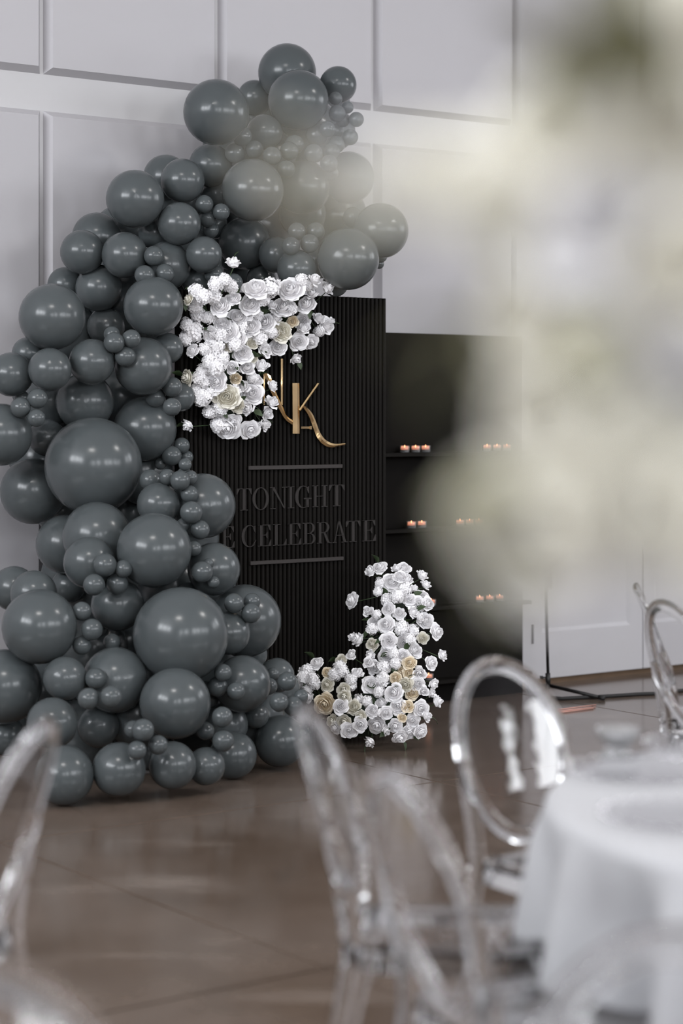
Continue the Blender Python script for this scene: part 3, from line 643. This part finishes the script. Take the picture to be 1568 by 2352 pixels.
UP = [(425,150,62,'b'),(300,290,55,'h'),(360,262,50,'h'),(410,310,52,'h'),(160,340,55,'h'),(210,380,60,'h'),(100,400,45,'c'),(150,440,60,'h'),(330,455,75,'r'),(425,395,60,'g'),(175,510,60,'h'),(240,530,50,'h'),(280,380,60,'h'),
 (585,320,90,'r'),(690,320,70,'h'),(545,440,78,'r'),(640,400,52,'h'),(750,280,28,'b'),(835,330,95,'r'),(915,260,45,'h'),(1000,265,58,'b'),(1095,325,60,'b'),(780,460,85,'r'),(700,450,48,'b'),(950,435,72,'r'),(1000,370,52,'b'),(960,300,42,'h'),
 (455,530,75,'r'),(530,500,52,'r'),(650,565,72,'r'),(720,540,62,'b'),(600,520,45,'h'),(90,580,50,'h'),(130,640,78,'h'),(80,690,50,'h'),(160,600,42,'h'),(260,655,60,'g'),(350,575,65,'g'),(390,640,72,'r'),(460,680,62,'r'),(550,600,75,'r'),(620,680,60,'h'),
 (770,630,82,'p'),(850,560,42,'c'),(925,560,62,'g'),(935,620,56,'b'),(1030,545,56,'b'),(1100,590,65,'r'),(1040,630,42,'h'),(1130,560,32,'b'),(130,770,55,'g'),(220,760,48,'h'),(300,740,60,'h'),(260,830,55,'h'),(390,740,42,'c'),(440,730,52,'h'),(490,790,76,'r'),
 (560,720,46,'c'),(570,820,38,'c'),(650,775,62,'b'),(745,745,66,'r'),(900,705,68,'r'),(985,710,60,'r'),(870,820,52,'b'),(250,860,46,'h'),(310,890,65,'h'),(410,890,58,'b'),(520,900,66,'b'),(630,890,62,'b'),(200,920,52,'h'),(180,970,52,'h'),(90,965,60,'c'),
 (300,1000,86,'r'),(220,1000,46,'h'),(150,1050,46,'h'),(200,1110,65,'h'),(260,1070,52,'h'),(375,1100,98,'p'),(450,1160,62,'p'),(330,1180,60,'h'),(255,1210,48,'h'),(500,1040,62,'b'),(560,1080,85,'r'),(590,990,56,'b'),(700,1030,52,'b'),(700,1150,60,'b'),(665,1220,52,'b'),
 (540,1190,58,'b'),(105,1300,56,'b'),(380,1320,98,'r'),(320,1300,60,'h'),(430,1280,55,'r'),(550,1340,70,'r'),(645,1305,52,'b'),(600,1300,34,'b'),(440,970,44,'c'),(350,820,50,'h'),(480,600,50,'h'),(330,660,50,'h'),(700,640,50,'h'),(560,960,45,'h'),(850,470,40,'h'),(430,1060,50,'h')]
LO = [(865,160,65,'r'),(795,200,65,'b'),(1075,165,60,'r'),(1010,180,52,'b'),(965,285,85,'r'),(870,300,52,'h'),(850,370,42,'h'),(1040,240,60,'r'),(1100,275,60,'b'),(1220,240,65,'b'),(1255,320,56,'b'),(1080,350,60,'h'),(1155,350,48,'b'),(1010,410,60,'h'),(930,440,55,'h'),
 (1230,420,66,'r'),(1280,470,62,'r'),(1200,480,70,'r'),(1120,440,60,'r'),(625,445,75,'r'),(765,540,56,'b'),(935,520,62,'g'),(1030,555,58,'g'),(1145,555,66,'b'),(1260,620,75,'r'),(1200,590,52,'b'),(840,565,42,'h'),(830,640,70,'r'),(800,690,52,'h'),(920,655,80,'r'),
 (1050,680,70,'h'),(1150,700,54,'h'),(1355,710,72,'r'),(690,790,75,'b'),(640,765,52,'b'),(800,820,56,'c'),(945,790,76,'r'),(1085,800,76,'r'),(1235,770,52,'c'),(1170,870,70,'r'),(935,915,85,'r'),(1070,920,62,'g'),(795,915,58,'b'),(1120,980,62,'c'),(1390,920,60,'b'),
 (1310,980,66,'r'),(625,915,56,'b'),(535,955,52,'c'),(770,980,54,'b'),(820,1020,66,'g'),(900,1020,60,'h'),(1000,990,52,'h'),(1035,1065,56,'c'),(1115,1070,52,'c'),(1205,1065,66,'b'),(325,980,60,'r'),(240,1050,65,'h'),(210,1110,60,'h'),(180,1150,50,'h'),(290,1120,60,'h'),
 (310,1160,50,'h'),(250,1200,50,'h'),(265,1270,60,'b'),(410,1060,46,'c'),(520,1010,52,'h'),(480,1080,60,'h'),(540,1050,60,'h'),(670,1080,66,'b'),(620,1120,52,'h'),(410,1170,60,'c'),(560,1210,60,'c'),(620,1170,48,'h'),(790,1165,80,'r'),(890,1120,65,'h'),(1000,1110,52,'c'),
 (1085,1170,70,'p'),(1195,1160,66,'r'),(1315,1160,56,'b'),(985,1240,85,'r'),(1240,1220,52,'b'),(1300,1240,48,'b'),(1150,1240,60,'c'),(1350,1315,65,'b'),(390,1330,95,'c'),(530,1350,70,'r'),(560,1270,60,'c'),(640,1360,70,'p'),(700,1290,60,'b'),(800,1390,66,'g'),(885,1335,62,'b'),
 (1025,1350,75,'r'),(920,1410,62,'r'),(1110,1350,56,'c'),(1220,1370,75,'r'),(1260,1440,60,'b'),(700,1440,52,'c'),(560,1490,65,'c'),(455,1480,56,'c'),(605,1560,70,'r'),(700,1510,66,'r'),(840,1510,80,'r'),(915,1560,52,'b'),(1000,1520,66,'r'),(1060,1450,42,'c'),(1150,1480,62,'r'),
 (1120,1570,66,'r'),(1220,1570,66,'r'),(1040,1620,66,'r'),(790,1650,62,'b'),(480,1540,52,'r'),(1130,780,50,'h'),(860,1230,50,'h'),(760,1310,50,'h'),(980,900,50,'h')]
def arrangement(name, L, ox, oy, sc, depth, seed, label, cat, loc):
    rng = random.Random(seed); root = empty(name, loc); tag(root, label, cat)
    pts = [(ox+x/sc, oy+y/sc, r/sc, k) for x, y, r, k in L]; out = []
    for (x, y, r, k) in pts:
        nb = [(q[0]-x, q[1]-y) for q in pts if 0 < math.hypot(q[0]-x, q[1]-y) < 75]
        dens = min(1.0, len(nb)/24.0)
        gx = -sum(a for a, b in nb)/75/max(1, len(nb)); gy = -sum(b for a, b in nb)/75/max(1, len(nb))
        Y = depth(x, y, dens)+rng.uniform(-0.025, 0.025)
        if y+r > HZ: Y = min(Y, 1.55*F/(y+r-HZ)-0.01)
        c = P(x, y, Y); out.append((c, r*Y/F, k, gx, gy, dens))
    for c, r, k, gx, gy, dens in out:
        e = 1.6 if k in 'rcpgh' else 2.6
        f = Vector((gx*e+rng.uniform(-0.35, 0.35), -1.0, -gy*e+0.25+rng.uniform(-0.3, 0.3)))
        if k == 'b': f = Vector((gx*e+rng.uniform(-0.8, 0.8), -0.7, -gy*e+0.35+rng.uniform(-0.6, 0.6)))
        bloom(root, k, c, r, f, rng)
    return root, out, rng
D_UF = D_P+0.06
def dep_up(x, y, dens): return on_plane(x, y, D_P+0.05+0.15*dens+0.22*max(0.0, min(1.0, (730-y)/90))).y
upc = on_plane(560, 800, D_UF)
ua, uo, rng = arrangement('hanging_flower_arrangement', UP, 400, 560, 3.136, dep_up, 3, 'white rose arrangement fixed to the fluted panel beside the gold monogram', 'flowers', R(ud(upc)[0], D_P+0.03, upc.z))
def dep_lo(x, y, dens): return 9.22+(1720-y)/430*0.42-0.12*dens
lob = on_floor(880, 1705)
la, lo_, rng2 = arrangement('floor_flower_arrangement', LO, 640, 1260, 3.733, dep_lo, 5, 'white and cream rose arrangement standing on the concrete floor before the fluted panel', 'flowers', Vector((lob.x, lob.y, 0)))
def greens(root, out, core, rng, nleaf, back):
    stems = MB(); sp = []
    for c, r, k, gx, gy, dens in out:
        tgt = min(core, key=lambda q: (q-c).length); m = (c+tgt)/2+Vector((0, 0.03, -0.02))
        f = c+Vector((0, 0.6*r, -0.3*r)); stems.tube([f-root.location, m-root.location, tgt-root.location], 0.0022, 5)
        if rng.random() < nleaf:
            dv = Vector((rng.uniform(-1, 1)+gx*2, -0.2+rng.uniform(-0.4, 0.4), rng.uniform(-1, 1)-gy*2)).normalized()
            sp.append((c+Vector((0, r*0.9, 0))+dv*r*0.5, dv))
    link('stem_bundle', stems.mesh('stem_bundle', M_STEM, True), root)['kind'] = 'stuff'; leaves(root, sp, LEAF, rng)
    for q, s in back:
        mb = MB(); rg = random.Random(int(s[0]*1000)); nb_ = 8
        prof = [(0.02, -1), (0.55, -0.9), (0.85, -0.5), (0.97, 0.0), (0.82, 0.5), (0.5, 0.88), (0.02, 1)]
        mb.lathe(prof, 12); mb.v = [Vector((v.x*s[0], v.y*s[1], v.z*s[2])) for v in mb.v]; link('foam_block', mb.mesh('foam_block', M_FOAM, True), root, q-root.location, (0, 0, TH))
core_u = [on_plane(x, y, D_P+0.03) for x, y in ((480, 720), (560, 740), (640, 720), (700, 700), (500, 850), (560, 900), (520, 960))]
greens(ua, uo, core_u, rng, 0.35, [(on_plane(570, 715, D_P+0.05), (0.20, 0.045, 0.07)), (on_plane(515, 880, D_P+0.05), (0.09, 0.045, 0.17))])
core_l = [P(x, y, 9.55) for x, y in ((910, 1350), (900, 1450), (890, 1550), (860, 1640), (780, 1620), (930, 1640), (740, 1600))]
greens(la, lo_, core_l, rng2, 0.4, [(P(905, 1480, 9.6), (0.07, 0.06, 0.30)), (P(850, 1640, 9.5), (0.24, 0.10, 0.105))])

# ================================================================== LIGHT STAND, CABLE, COPPER STICKS
bs = on_floor(1255, 1597); st = empty('light_stand', Vector((bs.x, bs.y, 0))); tag(st, 'thin black tripod stand before the white panelled doors', 'stand')
S_ = F/bs.y
def lp(px, py, dy=0.0): return P(px, py, bs.y+dy)-Vector((bs.x, bs.y, 0))
mb = MB(); mb.tube([lp(1259, 1582), lp(1254, 1400), lp(1248, 1150), lp(1241, 830)], 0.0085, 12); link('pole', mb.mesh('pole', M_METAL, True), st)
mb = MB(); mb.tube([lp(1263.5, 1346), lp(1260, 1240), lp(1255, 1060)], 0.006, 10); link('side_tube', mb.mesh('side_tube', M_METAL, True), st)
mb = MB(); c0, c1 = lp(1262, 1350), lp(1261, 1320); mb.box((c0.x-0.022, -0.016, c0.z), (c0.x+0.010, 0.016, c1.z)); link('clamp', bevel_mesh(mb.mesh('clamp', M_METAL), 0.003), st)
mb = MB(); mb.tube([lp(1258.5, 1577), lp(1257.5, 1546)], 0.014, 12); link('collar', mb.mesh('collar', M_METAL, True), st)
mb = MB(); mb.tube([lp(1256, 1556), lp(1244, 1556)], 0.004, 8); mb.tube([lp(1247, 1556), lp(1239, 1556)], 0.009, 8); link('knob', mb.mesh('knob', M_METAL, True), st)
hub = lp(1259, 1574)
for (fx, fy) in ((1386, 1609), (1213, 1582), (1244, 1604)):
    q = on_floor(fx, fy)-Vector((bs.x, bs.y, 0)); q.z = 0.012
    mb = MB(); mb.tube([hub, q], 0.008, 10, flat=1.3); leg = link('leg', mb.mesh('leg', M_METAL, True), st)
    d = (q-hub).normalized(); mb = MB(); mb.tube([q-d*0.03, q+d*0.004], 0.012, 10); link('foot_cap', mb.mesh('foot_cap', M_CORD, True), leg)
mb = MB(); cpts = [on_floor(*p)+Vector((0, 0, 0.010)) for p in ((1246, 1606), (1290, 1609), (1340, 1606), (1400, 1603), (1460, 1599), (1510, 1597), (1545, 1592), (1600, 1588), (1680, 1590), (1760, 1584))]
mb.tube(cpts, 0.0105, 10); tag(link('floor_cable', mb.mesh('floor_cable', M_CORD, True)), 'thick black cable lying on the floor by the tripod stand', 'cable')
for k, (x0, y0, x1, y1) in enumerate(((1268, 1634, 1368, 1621), (1271, 1637, 1367, 1626), (1274, 1640, 1362, 1629))):
    a = on_floor(x0, y0); b = on_floor(x1, y1); mb = MB(); mb.tube([a+Vector((0, 0, 0.005)), b+Vector((0, 0, 0.005))], 0.0035, 8)
    tag(link('copper_stick', mb.mesh('copper_stick', M_COPPER, True)), 'thin copper pink stick lying on the floor before the tripod stand', 'stick', 'copper sticks on the floor')

# ================================================================== CLEAR CHAIRS
def back_y(z): t = (z-0.46); return -0.195-0.10*t-0.42*t*t if t > 0 else -0.195+0.02*t
def build_chair_meshes():
    ms = {}
    CZ, BA, BB = 0.7025, 0.180, 0.2075
    ring = []
    for k in range(40):
        a = 2*PI*k/40; x = BA*math.cos(a)*(1-0.06*max(0, -math.sin(a))); z = CZ+BB*math.sin(a); ring.append((x, back_y(z), z))
    mb = MB(); mb.tube(ring, 0.021, 14, closed=True, flat=0.62, up=(0, 1, 0)); ms['back_frame'] = mb.mesh('back_frame', M_ACRYL, True)
    mb = MB(); vs = []; rows = 10
    inner = [(x*0.965, y, CZ+(z-CZ)*0.965) for x, y, z in ring]
    fs = []; layers = 5
    for l in range(layers+1):
        q = l/layers
        for x, y, z in inner:
            zz = CZ+(z-CZ)*q; vs.append((x*q, back_y(zz)-0.012*(1-q*q), zz))
    n = 40
    for l in range(layers):
        for k in range(n): fs.append((l*n+k, l*n+(k+1) % n, (l+1)*n+(k+1) % n, (l+1)*n+k))
    mb.add(vs, fs); me = mesh_from('back_panel', mb.v, mb.f, M_SHEET, True); ms['back_panel'] = me
    mb = MB(); out = []                                  # seat outline: rounded trapezoid
    def rr(hw_b, hw_f, y0, y1, rad):
        pts = []
        for cx, cy, a0 in ((hw_f-rad, y1-rad, 0), (-hw_f+rad, y1-rad, PI/2), (-hw_b+rad, y0+rad, PI), (hw_b-rad, y0+rad, 1.5*PI)):
            for k in range(6): a = a0+PI/2*k/5; pts.append((cx+rad*math.cos(a), cy+rad*math.sin(a)))
        return pts
    o = rr(0.185, 0.215, -0.205, 0.200, 0.06); i_ = rr(0.165, 0.195, -0.185, 0.18, 0.05); i2 = rr(0.12, 0.15, -0.14, 0.16, 0.05); n = len(o)
    loops = [[(x, y, 0.405) for x, y in o], [(x, y, 0.445) for x, y in o], [(x*0.985, y*0.985, 0.458) for x, y in o], [(x, y, 0.460) for x, y in i_], [(x, y, 0.450) for x, y in i2], [(x, y, 0.438) for x, y in i2], [(x*0.97, y*0.97, 0.44) for x, y in i_], [(x*0.96, y*0.96, 0.405) for x, y in o]]
    vs = [v for L in loops for v in L]; fs = []
    for l in range(len(loops)):
        m = (l+1) % len(loops)
        if l == 4: continue
        for k in range(n): fs.append((l*n+k, l*n+(k+1) % n, m*n+(k+1) % n, m*n+k))
    fs.append(tuple(4*n+k for k in range(n))); fs.append(tuple(5*n+k for k in range(n-1, -1, -1)))
    mb.add(vs, fs); ms['seat'] = smooth_by_angle(mb.mesh('seat', M_ACRYL), 35)
    for s in (-1, 1):
        mb = MB(); mb.tube([(s*0.190, 0.165, 0.42), (s*0.192, 0.168, 0.36), (s*0.190, 0.173, 0.15), (s*0.188, 0.176, 0.0)], [0.020, 0.024, 0.017, 0.012], 12); ms[('leg', s, 'f')] = smooth_by_angle(mb.mesh('leg', M_ACRYL), 40)
        mb = MB(); pts = []; rad = []
        for z in (0.70, 0.64, 0.58, 0.52, 0.46, 0.42, 0.30, 0.15, 0.0):
            x = 0.180-0.004*(0.70-z)/0.24 if z > 0.46 else 0.176+0.02*(0.46-z); y = back_y(z) if z > 0.44 else -0.195-0.28*(0.44-z)**1.3
            pts.append((s*x, y, z)); rad.append(0.014 if z > 0.68 else 0.021 if z > 0.4 else 0.021-0.007*(0.4-z)/0.4)
        mb.tube(pts, rad, 12); ms[('leg', s, 'b')] = smooth_by_angle(mb.mesh('leg', M_ACRYL), 40)
    return ms
CH = build_chair_meshes()
def chair(px, py, face, label, cat='chair', group=None, dz=0.0, xyoff=None):
    # px, py: pixel of the top of the backrest (0.915 m high); face: heading of the seat in degrees
    Y = (ZC-0.915)*F/(py-HZ); top = P(px, py, Y); rz = math.radians(face)-PI/2
    off = Matrix.Rotation(rz, 3, 'Z') @ Vector((0, back_y(0.90), 0))
    t = empty('clear_chair', Vector((top.x-off.x, top.y-off.y, 0)), rz); tag(t, label, cat, group)
    for k, me in CH.items(): link(k if isinstance(k, str) else 'leg', me, t)
    return t
chair(700, 1628, -8, 'clear plastic chair with oval back seen edge-on beside the floor roses')
chair(885, 1772, 22, 'clear plastic chair between the edge-on chair and the cloth folds')
chair(1132, 1522, -50, 'clear plastic chair at the white table before the candle shelf')
chair(98, 1662, 170, 'clear plastic chair standing alone before the balloon base')
chair(-95, 2235, -60, 'clear plastic chair showing only its curved top rail over bare floor')
chair(1560, 2160, -100, 'clear plastic chair with broad top rail in front of the cloth folds')
chair(1464, 1348, -6, 'clear plastic chair with slim leaning back before the white doors')
chair(1525, 1387, 24, 'clear plastic chair behind the glass dish and slim leaning chair')

# ================================================================== ROUND TABLES WITH CLOTHS
def cloth(name, c, rad, label, seed, folds=15):
    rng = random.Random(seed); SEG = 240; vs = []; fs = []; rings = []
    ph = [rng.uniform(0, 6) for _ in range(4)]
    prof = [(0.0, 0.752), (0.5, 0.752), (0.9, 0.752), (0.975, 0.7515), (0.995, 0.747), (1.004, 0.738), (1.008, 0.72)]
    down = [0.66, 0.58, 0.48, 0.36, 0.24, 0.12, 0.004]
    for q, z in prof: rings.append([(q*rad, z, a) for a in range(SEG)])
    for z in down:
        k = (0.72-z)/0.72; row = []
        for a in range(SEG):
            an = 2*PI*a/SEG
            wv = math.sin(folds*an+ph[0]+1.1*math.sin(3*an+ph[1]))+0.45*math.sin((folds*2+3)*an+ph[2])
            row.append((rad*(1.008+0.05*k)+k**0.5*0.07*wv, z, a))
        rings.append(row)
    for row in rings:
        for r, z, a in row: vs.append((r*math.cos(2*PI*a/SEG), r*math.sin(2*PI*a/SEG), z))
    for i in range(len(rings)-1):
        for a in range(SEG):
            b = (a+1) % SEG; fs.append((i*SEG+a, i*SEG+b, (i+1)*SEG+b, (i+1)*SEG+a))
    me = mesh_from('tablecloth', vs, fs, M_CLOTH, True); o = link('tablecloth', me, None, (c[0], c[1], 0)); tag(o, label, 'tablecloth'); return o
TC = (1.325, 4.10); TR = 0.90
cloth('tablecloth', TC, TR, 'white cloth with deep folds over the round table set with glass plates', 4)
NT = (0.31, 1.22)
cloth('tablecloth', NT, 0.56, 'white cloth over the near round table under the tall rose centrepiece', 9)
# glass charger plates
mb = MB(); mb.lathe([(0.0, 0.004), (0.10, 0.004), (0.115, 0.007), (0.165, 0.016), (0.166, 0.019), (0.163, 0.020), (0.113, 0.011), (0.10, 0.008), (0.0, 0.008)], 48); plate_me = smooth_by_angle(mb.mesh('plate', M_SHEET), 60)
mb = MB()
for k in range(48):
    a = 2*PI*k/48; s = MB(); s.lathe([(0.0005, -0.005), (0.0038, -0.003), (0.005, 0), (0.0038, 0.003), (0.0005, 0.005)], 8); mb.add([v+Vector((0.166*math.cos(a), 0.166*math.sin(a), 0.021)) for v in s.v], s.f)
bead_me = mb.mesh('beaded_rim', M_BEAD, True)
def plate(px, py, label):
    p = P(px, py, 0.8*F/(py-HZ)); t = empty('charger_plate', (p.x, p.y, 0.752)); tag(t, label, 'plate'); link('plate', plate_me, t); link('beaded_rim', bead_me, t)['kind'] = 'stuff'
plate(1478, 1787, 'clear glass beaded plate on the white table, nearest the footed dish')
plate(1575, 1893, 'clear glass beaded plate on the white table, close above the hanging cloth folds')
plate(1640, 1728, 'clear glass beaded plate on the far side of the white table')
p = P(1418, 1740, 0.8*F/(1740-HZ)); mb = MB()
mb.lathe([(0.0, 0.0), (0.044, 0.0), (0.045, 0.004), (0.030, 0.010), (0.026, 0.018), (0.030, 0.028), (0.046, 0.048), (0.053, 0.066), (0.051, 0.067), (0.043, 0.049), (0.026, 0.030), (0.0, 0.026)], 40)
t = empty('footed_dish', (p.x, p.y, 0.752)); tag(t, 'small clear footed glass dish at the edge of the white table', 'dish'); link('bowl', smooth_by_angle(mb.mesh('bowl', M_FROST), 60), t)
mb = MB(); mb.lathe([(0.0, 0.0265), (0.025, 0.031), (0.040, 0.047), (0.0, 0.047)], 24); link('candle_wax', mb.mesh('candle_wax', M_CLOTH, True), t)

# ================================================================== NEAR CENTREPIECE (strongly out of focus)
cp = empty('rose_centrepiece', (NT[0], NT[1], 0.752)); tag(cp, 'tall centrepiece of white and cream roses close up, out of focus', 'flowers')
rng = random.Random(11)
cc = Vector((NT[0], NT[1], 1.63))
mb = MB(); mb.lathe([(0.11, 0.0), (0.112, 0.006), (0.02, 0.02), (0.012, 0.05), (0.010, 0.70), (0.02, 0.76), (0.06, 0.78)], 24, True, True); link('stand', smooth_by_angle(mb.mesh('stand', M_GOLD), 40), cp)
mb = MB(); mb.lathe([(0.002, -0.10), (0.06, -0.085), (0.095, -0.04), (0.105, 0.02), (0.085, 0.08), (0.045, 0.115), (0.002, 0.125)], 20); link('foam_ball', mb.mesh('foam_ball', M_FOAM, True), cp, cc-cp.location)
XL = [(-80, 1270), (200, 1230), (330, 1130), (450, 1080), (600, 1170), (750, 1160), (900, 1190), (1000, 1175), (1150, 1140), (1230, 1150), (1290, 1200), (1350, 1260)]
def xl(y):
    for (y0, x0), (y1, x1) in zip(XL, XL[1:]):
        if y0 <= y <= y1: return x0+(x1-x0)*(y-y0)/(y1-y0)
    return 9999
stems = MB(); FW = []
for row in range(13):
    for colm in range(7):
        x = 1080+colm*118+(59 if row % 2 else 0)+rng.uniform(-22, 22); y = -60+row*112+rng.uniform(-22, 22)
        if x < xl(y)+60 or (x > 1300 and y > 1225) or math.hypot(x-1460, y-110) < 190: continue
        k = 'c' if any(math.hypot(x-a, y-b) < 75 for a, b in ((1460, 420), (1450, 1130), (1440, 790), (1560, 860))) else 'r'
        FW.append((x, y, k))
FW += [(1165, 1190, 'r'), (1205, 1280, 'r')]
for x, y, k in FW:
    Y = 1.10+rng.uniform(-0.06, 0.07); c = P(x, y, Y); r = rng.uniform(0.031, 0.038)
    f = Vector((c.x-cc.x, -0.32+rng.uniform(-0.1, 0.1), 0.6*(c.z-cc.z)+0.05)); o = bloom(cp, k, c, r, f, rng)
    if k == 'r': o.data = rng.choice(R_CREAM[2:]*3+R_OPEN); o.name = 'rose'
    stems.tube([c-f.normalized()*r*0.3-cp.location, (c+cc)/2-cp.location, cc-cp.location], 0.002, 5)
for x, y, Y, r, k in ((1040, 400, 0.95, 0.022, 'r'), (945, 410, 0.88, 0.018, 'r'), (870, 420, 0.84, 0.014, 'r'), (755, 510, 0.82, 0.009, 'c'), (690, 430, 0.82, 0.0065, 'c'), (620, 345, 0.82, 0.009, 'c'), (1110, 430, 1.0, 0.026, 'r'), (830, 350, 0.84, 0.010, 'b')):
    c = P(x, y, Y); o = bloom(cp, k, c, r, Vector((-0.5, -0.8, 0.2)), rng)
    if k == 'r': o.data = R_CREAM[3]
    stems.tube([c-cp.location, P(1190, 440, 1.10)-cp.location], 0.0015, 5)
link('stem_bundle', stems.mesh('stem_bundle', M_STEM, True), cp)['kind'] = 'stuff'
OL = [(1460,40),(1540,90),(1420,110),(1500,190),(1450,170),(1560,130),(1520,110),(1380,120),(1480,220),(1480,120),(1510,160),(1440,90),(1400,180),(1330,240),(1300,215),(1550,200),(1500,60),(1185,620),(1160,640),(1120,800),(1140,770),(1215,1190),(1235,1160),(1250,1320),(1440,730),(1300,170)]
leaves(cp, [(P(x, y, 1.06+rng.uniform(-0.04, 0.04)), Vector((rng.uniform(-1, 0.3), rng.uniform(-0.3, 0.1), rng.uniform(-0.8, 0.8))).normalized()) for x, y in OL], OLEAF, rng, (0.045, 0.06))
leaves(cp, [(P(x, y, 1.08), Vector((-0.4, 0.0, -0.9))) for x, y in ((1165, 1330), (1120, 1310), (1195, 1350))], OLEAF, rng, (0.026, 0.032))
leaves(cp, [(P(x, y, Y), Vector((-1, 0.1, rng.uniform(-0.3, 0.2))).normalized()) for x, y, Y in ((830, 500, 0.84), (800, 525, 0.82), (750, 460, 0.82), (690, 380, 0.82), (880, 460, 0.86))], OLEAF, rng, (0.016, 0.020))
